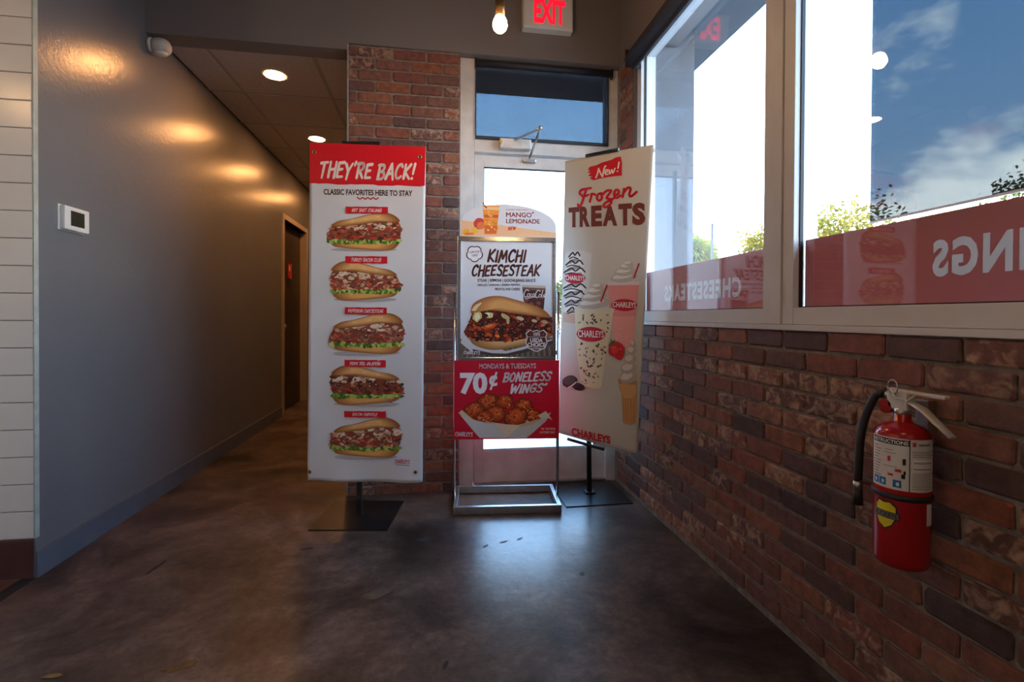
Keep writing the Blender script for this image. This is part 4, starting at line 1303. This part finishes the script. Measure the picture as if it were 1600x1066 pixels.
kbot = PP([(.05, .74), (.10, .88), (.22, .97), (.36, 1.0), (.60, .95), (.85, .86), (.99, .76), (1.0, .68), (.7, .74), (.3, .80)])
ktop = PP([(.085, .27), (.11, .15), (.19, .06), (.31, .005), (.44, .01), (.58, .07), (.76, .16), (.90, .26), (.985, .40), (.93, .41), (.76, .37), (.50, .31), (.30, .265), (.10, .31)])
kfil = [(x0 + a * W_, y0 + b_ * H_) for a, b_ in [(.10, .30), (.30, .26), (.5, .30), (.76, .36), (1.0, .40), (1.0, .70), (.78, .78), (.5, .84), (.25, .84), (.04, .76), (.0, .66), (.06, .48)]]
big.append(([(719.8, 528), (740, 522), (862, 528), (862, 559), (719.6, 557)], rgb(104, 92, 82)))
for k in range(34):
    xx = 720 + k * 4.3
    big.append(([(xx, 556.8), (xx + 1.4, 556.8), (xx + 9 - k * .28, 541 + (k % 3)), (xx + 7.9 - k * .28, 541 + (k % 3))], rgb(70, 58, 50) if k % 2 else rgb(150, 132, 112)))
big.append(([(724, 520), (736, 512), (742, 530), (790, 548), (862, 530), (862, 536), (788, 553), (736, 548), (720, 534)], rgb(206, 202, 200)))
big.append((smooth_path([(738, 544), (790, 552), (862, 532), (862, 538), (792, 556), (740, 550)], 3), rgb(74, 66, 60)))
shade_poly(big, kbot, rgb(156, 104, 58), rgb(222, 172, 110), 6)
big.append((kfil, rgb(74, 28, 22)))
for k in range(330):
    for _t in range(10):
        p = (x0 + rnd.random() * W_, y0 + rnd.uniform(.27, .84) * H_)
        if inside(p, kfil): break
    else: continue
    q = rnd.uniform(1.2, 4.2)
    big.append((blob(p[0], p[1], q, q * rnd.uniform(.35, .8), rnd.uniform(-1.2, 1.2), rnd, 6, .35), rnd.choice(KIM + [rgb(216, 110, 70), rgb(44, 26, 26), rgb(120, 30, 24)])))
for (a, b_, rx, ry, ro, c) in [(.155, .37, 7, 9, .3, rgb(214, 190, 120)), (.155, .38, 4, 6, .3, rgb(236, 224, 180)), (.285, .35, 7.5, 4.8, .1, rgb(222, 200, 130)), (.27, .34, 4, 2.6, .1, rgb(240, 228, 190)),
                               (.47, .38, 8, 3.6, .5, rgb(200, 176, 110)), (.50, .46, 2.4, 6, .1, rgb(206, 178, 116)), (.64, .42, 6, 3, .4, rgb(206, 186, 140)), (.80, .47, 5, 2.4, .3, rgb(204, 180, 140)), (.92, .49, 6, 2.6, .2, rgb(190, 150, 110)),
                               (.30, .56, 11, 4.2, -.25, rgb(206, 84, 34)), (.29, .55, 7, 2.0, -.25, rgb(238, 130, 66)), (.38, .74, 4, 2.4, .4, rgb(244, 140, 50)), (.29, .71, 5, 2.6, .5, rgb(214, 96, 40)), (.45, .60, 4, 5.5, .2, rgb(40, 36, 38)),
                               (.24, .36, 5, 3.6, 0, rgb(50, 36, 38)), (.22, .52, 8, 2.8, -.3, rgb(46, 40, 34)), (.08, .6, 6, 4, .3, rgb(140, 52, 32)), (.06, .70, 6, 4, .3, rgb(120, 44, 28))]:
    big.append((blob(x0 + a * W_, y0 + b_ * H_, rx, ry, ro, rnd, 10, .18), c))
for k in range(60):
    p = (x0 + rnd.random() * W_, y0 + rnd.uniform(.45, .8) * H_)
    if inside(p, kfil): big.append((blob(p[0], p[1], .8, .5, rnd.uniform(-1, 1), rnd, 5), rnd.choice([rgb(240, 180, 140), rgb(250, 214, 190), rgb(230, 120, 70)])))
shade_poly(big, ktop, rgb(164, 96, 46), rgb(226, 160, 92), 7, -.05)
big.append((PP([(.09, .27), (.13, .17), (.21, .12), (.16, .22), (.14, .27)]), rgb(236, 206, 150)))
cup = [([(815.6, 447), (851.8, 449), (848.5, 483), (828, 478), (818, 470)], rgb(72, 46, 42)), ([(815.2, 444), (852, 446), (851.6, 450), (815.8, 448)], rgb(190, 170, 150)),
       ([(816.4, 448), (851.4, 450), (851, 455), (817, 452)], rgb(120, 84, 66))]
for (a, b_) in ((822, 468), (830, 474), (841, 473), (845, 464), (826, 463), (838, 479)):
    cup.append((blob(a, b_, 3.6, 2.4, .4, rnd, 7), rgb(150, 66, 54)))
CW = rgb(238, 226, 220)
def script_stroke(pts, w, col):
    s_ = stroke(smooth_path(pts, 6), w); return (s_[0], col, s_[1])
cup += [script_stroke([(825.5, 453.5), (822, 452), (818.6, 457), (819, 463), (823, 462.5)], 1.5, CW), script_stroke([(824.6, 458), (823.4, 461), (825.4, 463), (827.2, 460), (825.6, 457.6)], 1.1, CW),
        script_stroke([(830, 458), (828.2, 459), (828.2, 462.6), (830.4, 462)], 1.1, CW), script_stroke([(833.4, 458), (831.4, 460), (832, 463), (834, 461), (834, 458), (834.6, 463)], 1.1, CW),
        script_stroke([(843, 454.5), (839.6, 453), (836.2, 458.6), (837, 464), (841, 463)], 1.5, CW), script_stroke([(842.4, 459), (841, 462), (843, 464), (844.6, 461), (843, 458.8)], 1.1, CW),
        script_stroke([(847.4, 453), (845.4, 462), (846.6, 464)], 1.1, CW), script_stroke([(849.8, 459), (848, 461.4), (848.8, 464), (850.4, 461), (850.2, 464.4)], 1.0, CW), script_stroke([(820, 466), (834, 463.6), (838, 465)], .9, CW)]
sh = [(837.5, 515.5), (842, 518), (848, 515.5), (853.5, 520.5), (851.6, 527), (853.6, 536), (850, 544), (843, 547), (837.4, 549.5), (831.6, 547), (824.5, 543.5), (820.8, 535.6), (823, 526.5), (821, 520.5), (826.6, 515.5), (832.5, 517.6)]
shd = [(inset(sh, 1.04), rgb(226, 214, 206)), (inset(sh, .95), BRN),
       boxed(text_mesh('100%', .02), 832.5, 519, 843, 524.6, rgb(226, 214, 206)), (blob(828.4, 522, 1.3, 1.3, 0, rnd, 6), rgb(200, 60, 50)), (blob(848, 522.4, 1.3, 1.3, 0, rnd, 6), rgb(200, 60, 50)),
       ([(822.4, 525.6), (852, 526.4), (852, 527), (822.4, 526.2)], rgb(226, 214, 206)),
       boxed(text_mesh('USDA', .03), 827.5, 528, 847, 534.6, rgb(232, 222, 214), .3), boxed(text_mesh('CHOICE', .035), 823.4, 535, 851.4, 542, rgb(232, 222, 214), .3), boxed(text_mesh('STEAK', .02), 829, 543, 846, 546, rgb(226, 214, 206), .2)]
ink_group(pk, fk, [
    ('limited_badge', [(inset(flower, 1.15), BRN), (flower, rgb(226, 220, 220)), boxed(brush('LIMITED', .16, .15, .14, 3), 735.6, 391.4, 751, 395.2, BRN, -.8), boxed(brush('TIME!', .16, .15, .14, 4), 738.8, 396.6, 749, 400.4, BRN, -.6)], None),
    ('headline', [boxed(brush('KIMCHI', .245, .2, .15, 6, .04), 762, 388, 823, 410.5, BRN, .5), boxed(brush('CHEESESTEAK', .245, .2, .15, 9, .04), 738.5, 411.2, 845.5, 432, BRN, .8)], None),
    ('ingredients', [boxed(text_mesh('STEAK | KIMCHI | GOCHUJANG SAUCE', .025), 747.3, 434.4, 836.3, 440.4, DARK, .8), boxed(text_mesh('GRILLED ONIONS | GREEN PEPPERS', .025), 746.8, 442.2, 812.7, 446.4, DARK, .4), boxed(text_mesh('PROVOLONE CHEESE', .025), 774, 448.6, 812, 452.6, DARK, .3)], None),
    ('cola_cup_print', cup, 'printed cola cup'), ('sandwich_print', big, 'printed kimchi cheesesteak'), ('shield_badge', shd, None),
    ('brand_mark', [boxed(brush('CHARLEYS', .2, .1, .14, 2, .0), 725, 546.6, 750, 552.4, rgb(236, 230, 226), .6)], None)])
# arched topper
arch = [(-.272, 1.541), (.286, 1.541), (.285, 1.60)]
for k in range(1, 12):
    a = k / 12
    arch.append((.285 - .30 * (1 - math.cos(a * math.pi / 2)), 1.60 + .128 * math.sin(a * math.pi / 2)))
arch += [(-.02, 1.730), (-.12, 1.722), (-.20, 1.70), (-.25, 1.665), (-.270, 1.62)]
tp = MB().prism(arch, 'Y', -.004, .001).build('arched_topper', M_card, ps)
hm = homography([(717, 316), (867, 320), (866, 374), (717, 368)], .558, .193)
def fm_(x, y, lift):
    u_, v_ = hm(x, y); return (-.272 + min(max(u_, 0), .557), -.004 - lift, 1.5415 + max(v_, 0))
ORG = rgb(238, 184, 138)
mg = rgb(196, 74, 58)
table = [([(718.5, 343.5), (776, 352), (865.4, 366.4), (865.6, 373), (718.5, 367.6)], ORG)]
fruit = [(blob(746, 349.5, 9, 9, 0, rnd, 18, .03), rgb(206, 70, 58)), (blob(748, 352.5, 6, 6, 0, rnd, 14, .05), rgb(226, 120, 70)), (blob(726, 361.6, 6, 4, -.4, rnd, 10, .1), rgb(240, 170, 60)), (blob(738.5, 360, 5.6, 5, .5, rnd, 8, .15), rgb(244, 186, 70)), (blob(731, 365, 8, 2, 0, rnd, 10, .1), rgb(226, 120, 50))]
glass_ = [([(750.6, 321), (776.8, 322), (771.4, 366), (753.6, 365.6)], rgb(236, 150, 62)), ([(751, 323), (776.6, 324), (775.8, 329), (751.6, 327.6)], rgb(240, 190, 140)), ([(753, 352), (773.4, 353), (771.4, 366), (753.6, 365.6)], rgb(222, 108, 50)),
          ([(753, 335.4), (774.8, 336.2), (774.4, 341), (753.4, 340)], rgb(214, 92, 60))]
for k in range(16): glass_.append((blob(rnd.uniform(754, 773), rnd.uniform(330, 360), rnd.uniform(1.5, 3), rnd.uniform(1, 2), rnd.uniform(-1, 1), rnd, 5, .3), rnd.choice([rgb(246, 190, 110), rgb(240, 168, 80), rgb(224, 126, 54)])))
glass_.append(script_stroke([(756.5, 325), (753, 320), (751.4, 317.2)], 1.8, rgb(120, 36, 44)))
ink_group(tp, fm_, [('table_print', table, None), ('mango_print', fruit, 'printed mango and slices'), ('lemonade_print', glass_, 'printed cup of mango lemonade'),
    ('topper_lettering', [boxed(text_mesh('LIMITED TIME ONLY', .0), 786.5, 327, 820.7, 329.4, rgb(190, 120, 96), .6), boxed(text_mesh('MANGO', .012), 786.5, 332.2, 826.6, 339.8, mg, 1.2), boxed(text_mesh('LEMONADE', .012), 786.5, 342.4, 839.4, 349.6, mg, 1.6),
                          boxed(brush('NEW', .24, .2, .16, 3), 789, 355, 802.4, 361.2, rgb(206, 66, 46), -.6), (blob(828.6, 333.4, 2.6, 1.3, -.7, rnd, 8, .2), mg)], None)])
# wings placard in front of the uprights
pwb = MB().box(-.302, .306, -.0165, -.0115, .374, .828, .0008).build('placard', M_redcard, ps)
hwg = homography([(709, 562), (872.5, 563.5), (872, 683), (709, 687)], .608, .454)
def fwg(x, y, lift):
    u_, v_ = hwg(x, y); return (-.302 + min(max(u_, 0), .608), -.0165 - lift, .374 + min(max(v_, 0), .454))
WG = rgb(240, 232, 230)
tray = [([(718.5, 647), (734, 654), (792, 662), (845, 650), (860, 643), (853, 656), (831, 676), (822, 683), (750, 683.6), (736, 668)], rgb(196, 194, 194)),
        ([(718.5, 647), (734, 654), (770, 662), (793, 681), (790, 683.4), (750, 683.6), (736, 668)], rgb(210, 208, 208)),
        ([(770, 661), (814, 663), (793, 682)], rgb(226, 206, 176)), ([(716, 645), (722, 640), (736, 652), (748, 660), (738, 658)], rgb(222, 202, 172)), ([(840, 648), (852, 641), (862, 655), (856, 652), (846, 653)], rgb(216, 204, 186))]
wings = []
for (cx, cy_, r_) in [(763, 628, 16), (789, 627, 13), (818, 634, 14), (741, 641, 16), (834, 649, 11), (775, 646, 15.5), (757, 652, 13.5), (806, 651, 18)]:
    r_ *= 1.1
    pz = blob(cx, cy_, r_, r_ * .80, rnd.uniform(-.4, .4), rnd, 16, .08)
    shade_poly(wings, pz, rgb(120, 40, 20), rgb(214, 96, 46), 5, -.10)
    for k in range(46):
        a = rnd.uniform(0, 6.28); q = rnd.random() ** .6 * r_ * .9
        wings.append((blob(cx + q * math.cos(a), cy_ + q * .75 * math.sin(a), rnd.uniform(.8, 2.2), rnd.uniform(.6, 1.4), rnd.uniform(-1.5, 1.5), rnd, 5, .3),
                      rnd.choice([rgb(236, 150, 90), rgb(190, 72, 30), rgb(150, 48, 22), rgb(222, 110, 56), rgb(104, 34, 20)])))
liner = [([(755, 655), (772, 661), (806, 664), (846, 652), (832, 662), (800, 668), (770, 665)], rgb(206, 178, 138))]
ink_group(pwb, fwg, [
    ('wings_print', tray[:1] + wings + liner + tray[1:], 'printed boneless wings in a paper tray'),
    ('day_line', [boxed(text_mesh('MONDAYS & TUESDAYS', .022), 748.7, 567.4, 836.8, 575.4, WG)], None),
    ('price', [boxed(text_mesh('70', .05), 718.4, 581, 762, 615.6, WG), boxed(text_mesh('¢', .03), 764.5, 580.5, 778, 608.5, WG)], None),
    ('headline', [boxed(brush('BONELESS', .24, .25, .14, 7, .04), 785, 580.6, 862, 597.4, WG, -2.0), boxed(brush('WINGS*', .24, .25, .14, 8, .04), 797.6, 598.8, 855, 615, WG, -1.6)], None),
    ('brand_mark', [boxed(brush('CHARLEYS', .2, .1, .14, 2, .0), 711, 674.2, 739.4, 681.6, WG, .6)], None),
    ('small_print', [boxed(text_mesh('*BY THE PIECE', .01), 844.6, 667, 866.4, 670.2, WG, -.4), boxed(text_mesh('IN STORE ONLY', .01), 843.4, 672.2, 866.4, 675.6, WG, -.4)], None)])

# ================================================================== frozen treats banner
b2 = tag(empty('banner_stand', (.945, 2.935, 0)), 'twisted cream banner on a black stand reading New! Frozen TREATS beside the window', 'banner')
MB().box(-.2, .2, -.2, .2, 0, .006, .002).build('base_plate', M_blackgloss, b2)
MB().tube([(0, 0, .006), (-.004, .012, .5), (-.004, .02, 1.2), (0, .02, 2.0)], .0155, 12).build('pole', M_black, b2)
MB().box(-.03, .03, -.03, .03, .006, .016, .002).build('pole_foot', M_black, b2)
o2 = Vector((.945, 2.935, 0))
TL_, TR_, BR_, BL_ = Vector((.810, 3.045, 2.055)) - o2, Vector((1.140, 2.490, 1.990)) - o2, Vector((1.150, 2.700, .298)) - o2, Vector((.785, 3.085, .343)) - o2
W2_, H2_ = .61, 1.74
def b2_map(u_, v_, lift):
    s_, t = u_ / W2_, v_ / H2_
    P_ = (BL_ * (1 - s_) + BR_ * s_) * (1 - t) + (TL_ * (1 - s_) + TR_ * s_) * t
    n_ = Vector((-.70, -.71, 0))
    n_ = Vector((-(TL_ - TR_).y * t - (BL_ - BR_).y * (1 - t), (TL_ - TR_).x * t + (BL_ - BR_).x * (1 - t), 0)).normalized()
    bow = .010 * math.sin(math.pi * s_) + .003 * math.sin(2 * math.pi * s_ + .5) * math.sin(math.pi * t)
    return P_ + n_ * (bow + lift)
bs2 = sheet(b2_map, W2_, H2_, 36, 70, M_vinyl2, 'banner_sheet', b2)
def along(s0, s1, t, off):
    return [tuple(b2_map(W2_ * (s0 + (s1 - s0) * k / 6), H2_ * t, off)) for k in range(7)]
MB().tube(along(.0, 1.0, .985, -.010), .009, 8).build('top_bar', M_black, b2)
MB().tube(along(.28, .66, 1.003, .003), .010, 8, flat=(.6, 1)).build('top_clip', M_black, b2)
MB().tube(along(.14, .62, -.012, .003), .010, 8, flat=(.6, 1)).build('bottom_clip', M_black, b2)
h2 = homography([(883, 252), (1022, 226), (995, 709.6), (872, 676)], W2_, H2_)
def f2(x, y, lift):
    u_, v_ = h2(x, y); return b2_map(min(max(u_, .0), W2_), min(max(v_, 0), H2_), lift + .0008)
TB = rgb(112, 52, 40)
badge_poly = [(921, 267), (924, 262), (932, 260.4), (936, 259), (944, 255), (958, 251), (966, 246.6), (973, 245.6), (974.8, 255), (974.4, 276.6), (966, 277), (952, 279), (938, 282), (930, 284.4), (924, 281.4), (928, 278.4), (921.4, 276.6), (926, 272.6), (920, 271.4), (925, 268.4)]
NW = rgb(236, 226, 214)
new_ = [(badge_poly, rgb(196, 24, 40)),
        script_stroke([(934, 280), (937, 272), (938.4, 264.6)], 2.4, NW), script_stroke([(938.4, 264.6), (941, 272), (944.4, 278.6)], 2.4, NW), script_stroke([(944.4, 278.6), (946, 270), (948.4, 261.8), (950, 261)], 2.4, NW),
        script_stroke([(948, 272.4), (952, 270), (951.6, 266.6), (949, 268.6), (949.4, 274.6), (953.4, 274)], 2.0, NW), script_stroke([(954.6, 266.8), (955.8, 273.8), (959, 266.8), (960.4, 272.8), (964, 264.4)], 2.0, NW),
        script_stroke([(970.4, 254.6), (968.6, 264.6)], 2.2, NW), script_stroke([(967.8, 269.0), (967.7, 269.6)], 2.4, NW)]
FR = rgb(200, 26, 44)
frozen = [script_stroke([(911, 309), (907.4, 306), (910, 300.4), (918, 298.4), (926, 297)], 3.9, FR), script_stroke([(918.6, 298.4), (914.4, 312), (910, 324), (906, 327.6), (904.8, 324)], 3.9, FR), script_stroke([(912, 311.4), (918, 310), (922, 308)], 3.3, FR),
          script_stroke([(924, 319.6), (926.6, 309.6), (926, 307), (930.6, 306.6), (932.4, 308)], 3.8, FR),
          script_stroke([(941, 305.4), (936.6, 308), (935.6, 314.6), (939.6, 317.4), (943.6, 312), (941.6, 305.6), (946.4, 306.6)], 3.8, FR),
          script_stroke([(947.6, 303.6), (952, 300.8), (957.6, 301.4), (950.6, 312.6), (956.8, 314.8), (956.8, 322), (950, 327.6), (945.6, 326), (949, 320.4), (958, 315.6), (964, 311)], 3.8, FR),
          script_stroke([(962, 308.4), (968.6, 306), (969, 300.4), (964.6, 300), (962.4, 306.4), (965.6, 312.4), (972, 308.6)], 3.8, FR),
          script_stroke([(975, 311), (977, 302.6), (977.6, 297.6)], 3.9, FR), script_stroke([(977, 303.6), (983, 296), (987.4, 297), (985.4, 307.6), (989, 309), (996.6, 302)], 3.9, FR)]
treats = []
def tcell(x0_, x1_):
    def top_(x): return 329.5 + (318.5 - 329.5) * (x - 889) / (1009 - 889)
    def bot_(x): return 361.8 + (354.0 - 361.8) * (x - 893) / (1009 - 893)
    return lambda p: (x0_ + p[0] * (x1_ - x0_), bot_(x0_ + p[0] * (x1_ - x0_)) + (top_(x0_ + p[0] * (x1_ - x0_)) - bot_(x0_ + p[0] * (x1_ - x0_))) * p[1])
for ch, xa, xb in (('T', 889, 907), ('R', 907.5, 924), ('E', 926, 943), ('A', 944, 966.5), ('T', 968.5, 989), ('S', 989.5, 1009.5)):
    v_, f_ = text_mesh(ch, .055)
    c_ = tcell(xa, xb)
    treats.append(('letter', [([c_(p) for p in v_], TB, f_)], None))
CRM, CRM2, SW = rgb(206, 196, 180), rgb(190, 178, 160), rgb(52, 36, 32)
def badge(cx, cy_, w_, h_, seed, sl=0.):
    r_ = random.Random(seed)
    el = [(cx + w_ / 2 * math.cos(k * math.pi / 10), cy_ + h_ / 2 * math.sin(k * math.pi / 10) - sl * math.cos(k * math.pi / 10)) for k in range(20)]
    return [(el, rgb(190, 28, 40)), boxed(text_mesh('CHARLEYS', .03), cx - w_ * .46, cy_ - h_ * .28, cx + w_ * .46, cy_ + h_ * .24, rgb(60, 36, 34)),
            boxed(text_mesh('CHARLEYS', .015), cx - w_ * .45, cy_ - h_ * .25, cx + w_ * .45, cy_ + h_ * .21, rgb(236, 226, 220))]
cupA = [([(884, 404), (894, 398), (910, 398), (927, 402.4), (922, 460), (917, 500), (915, 514), (880, 511), (878, 480), (880, 430)], rgb(208, 202, 194)),
        ([(880, 496), (915, 499), (914.6, 514), (880.4, 511)], rgb(196, 164, 140))]
for (yy, w_) in ((412, 12), (424, 16), (436, 18), (450, 18), (464, 18), (478, 17), (490, 16)):
    cupA.append((blob(899, yy, w_, 7, -.35, rnd, 16, .06), rgb(222, 216, 208)))
    cupA.append((blob(897, yy + 3, w_ * .8, 3.2, -.35, rnd, 12, .08), rgb(160, 150, 140)))
for k, (yy, w_) in enumerate(((405, 9), (418, 14), (430, 17), (455, 18), (467, 17), (480, 16), (491, 12))):
    cupA.append(script_stroke([(899 - w_, yy + 4), (899 - w_ * .3, yy - 3), (899 + w_ * .1, yy + 1), (899 + w_ * .6, yy - 4), (899 + w_, yy + 2)], 2.4, SW))
    cupA.append(script_stroke([(899 - w_ * .9, yy + 7), (899 - w_ * .2, yy + 4), (899 + w_ * .7, yy + 7)], 1.8, SW))
cupA += badge(900, 442.4, 34, 17, 3, .5)
cupC = [([(951, 450), (999.5, 447.6), (994, 500), (990, 545), (962, 549), (955, 500)], rgb(222, 142, 136)), ([(955, 500), (994, 498), (990, 545), (962, 549)], rgb(228, 158, 150)), ([(952, 446), (1000, 443.4), (999.6, 449), (952, 451.6)], rgb(212, 196, 190))]
for (cx, cy_, rx, ry) in ((976, 438, 21, 8), (978, 429, 16, 7), (981, 421, 11, 6), (984, 416.5, 7, 4)):
    cupC.append((blob(cx, cy_, rx, ry, -.15, rnd, 16, .06), rgb(182, 174, 164))); cupC.append((blob(cx - 2, cy_ - 1.6, rx * .75, ry * .5, -.2, rnd, 12, .06), rgb(218, 212, 202)))
cupC.append((lambda s_: (s_[0], rgb(176, 22, 40), s_[1]))(stroke([(991.5, 438), (999.4, 416)], 2.6)))
for k in range(14): cupC.append((blob(rnd.uniform(960, 988), rnd.uniform(500, 544), .7, .7, 0, rnd, 5), rgb(236, 200, 194)))
cupC += badge(976.6, 481.3, 40, 19, 4, .3)
cupB = [([(899, 489), (960, 490), (955, 525), (948, 560), (941, 608), (936, 611), (909, 607), (903, 560)], rgb(216, 204, 172)), ([(899, 486), (961, 487.4), (960.6, 492), (899.4, 491)], rgb(208, 200, 186))]
for (cx, cy_, rx, ry) in ((930, 480, 26, 9), (930, 470, 20, 8), (934, 461, 14, 7), (937, 454, 8, 5)):
    cupB.append((blob(cx, cy_, rx, ry, -.15, rnd, 16, .06), rgb(182, 174, 164))); cupB.append((blob(cx - 3, cy_ - 1.8, rx * .75, ry * .5, -.2, rnd, 12, .06), rgb(220, 214, 204)))
cupB.append((lambda s_: (s_[0], rgb(176, 22, 40), s_[1]))(stroke([(941, 477), (950, 452)], 2.6)))
for k in range(95):
    yy = rnd.uniform(492, 603); hw_ = 28 - (yy - 490) * .115
    xx = 929 - (yy - 490) * .035 + rnd.uniform(-hw_, hw_)
    if abs(xx - 925) < 24 and abs(yy - 528) < 13: continue
    cupB.append((blob(xx, yy, rnd.uniform(.9, 3.2), rnd.uniform(.7, 1.8), rnd.uniform(-1.5, 1.5), rnd, 6, .4), rnd.choice([rgb(70, 60, 50), rgb(96, 84, 68), rgb(130, 116, 92)])))
cupB += badge(925, 528.3, 45, 23, 5, .2)
straw_b = [(smooth_path([(952, 552), (954, 543), (961, 538), (970, 540), (976.6, 548), (975, 560), (970, 567), (960, 562), (953, 558), (952, 552)], 3)[:-1], rgb(196, 34, 36)), (blob(962, 551, 6, 6, 0, rnd, 10, .1), rgb(214, 60, 52)),
           ([(952, 545), (956, 538), (955, 534), (959, 537.6), (962, 535), (962, 540), (957, 544)], rgb(80, 104, 48))]
for k in range(10): straw_b.append((blob(rnd.uniform(956, 972), rnd.uniform(543, 562), .6, .8, 0, rnd, 5), rgb(236, 150, 110)))
cone = [([(971.6, 612), (994.6, 612), (993.6, 661), (985, 664.4), (974.4, 661.6)], rgb(192, 142, 86)), ([(966.8, 597), (995.4, 598), (994.8, 614), (989, 624), (976, 624), (968.6, 612)], rgb(206, 158, 102)), ([(966.6, 595), (995.6, 597), (995.4, 604), (968, 602)], rgb(176, 126, 76))]
for k in range(5): cone.append(([(973.4 + k * 4.3, 626), (974.2 + k * 4.3, 626), (975 + k * 3.9, 660), (974.2 + k * 3.9, 660)], rgb(164, 114, 66)))
for (cx, cy_, rx, ry) in ((982, 592, 14, 10), (983, 578, 12.5, 9), (985.6, 564, 9.5, 9), (988.6, 551, 6.4, 8), (991, 540, 3.4, 7)):
    cone.append((blob(cx, cy_, rx, ry, -.3, rnd, 16, .05), rgb(176, 166, 154))); cone.append((blob(cx - 2, cy_ - 1.5, rx * .7, ry * .55, -.35, rnd, 12, .06), rgb(214, 206, 194)))
oreo = [(blob(891.5, 600.4, 12.6, 9, -.25, rnd, 18, .03), rgb(56, 50, 50)), (blob(905, 608, 10, 5.6, .2, rnd, 16, .03), rgb(44, 40, 42)), (blob(890.5, 599, 10, 6.6, -.25, rnd, 16, .04), rgb(82, 76, 74)), ([(888, 609), (893, 606.6), (902, 600), (902.8, 601.6), (894, 608.4), (888.6, 610.6)], rgb(232, 222, 206))]
ink_group(bs2, f2, [('new_badge', new_, None), *treats, ('frozen_lettering', frozen, None), ('strawberry_shake_print', cupC, 'printed strawberry shake'),
                    ('swirl_cup_print', cupA, 'printed chocolate swirl cup'), ('cookie_shake_print', cupB, 'printed cookie shake'), ('strawberry_print', straw_b, 'printed strawberry'),
                    ('soft_serve_print', cone, 'printed soft serve cone'), ('cookie_print', oreo, 'printed chocolate cookies'),
                    ('brand_mark', [place(text_mesh('CHARLEYS', .045), (894.4, 680), (954.8, 693.5), (893.8, 668), rgb(192, 30, 42))], None)], 2.6)

# fallen leaf on the concrete
lf = MB().add([(-.03, 0, .0015), (-.012, .009, .004), (.012, .011, .003), (.03, .002, .0015), (.010, -.009, .003), (-.014, -.008, .004)], [(0, 1, 5), (1, 2, 4, 5), (2, 3, 4)])
lfo = lf.build('dry_leaf', M_yleaf, None, (-1.12, 1.67, .0))
tag(lfo, 'small dry yellow leaf lying on the dark floor', 'leaf')
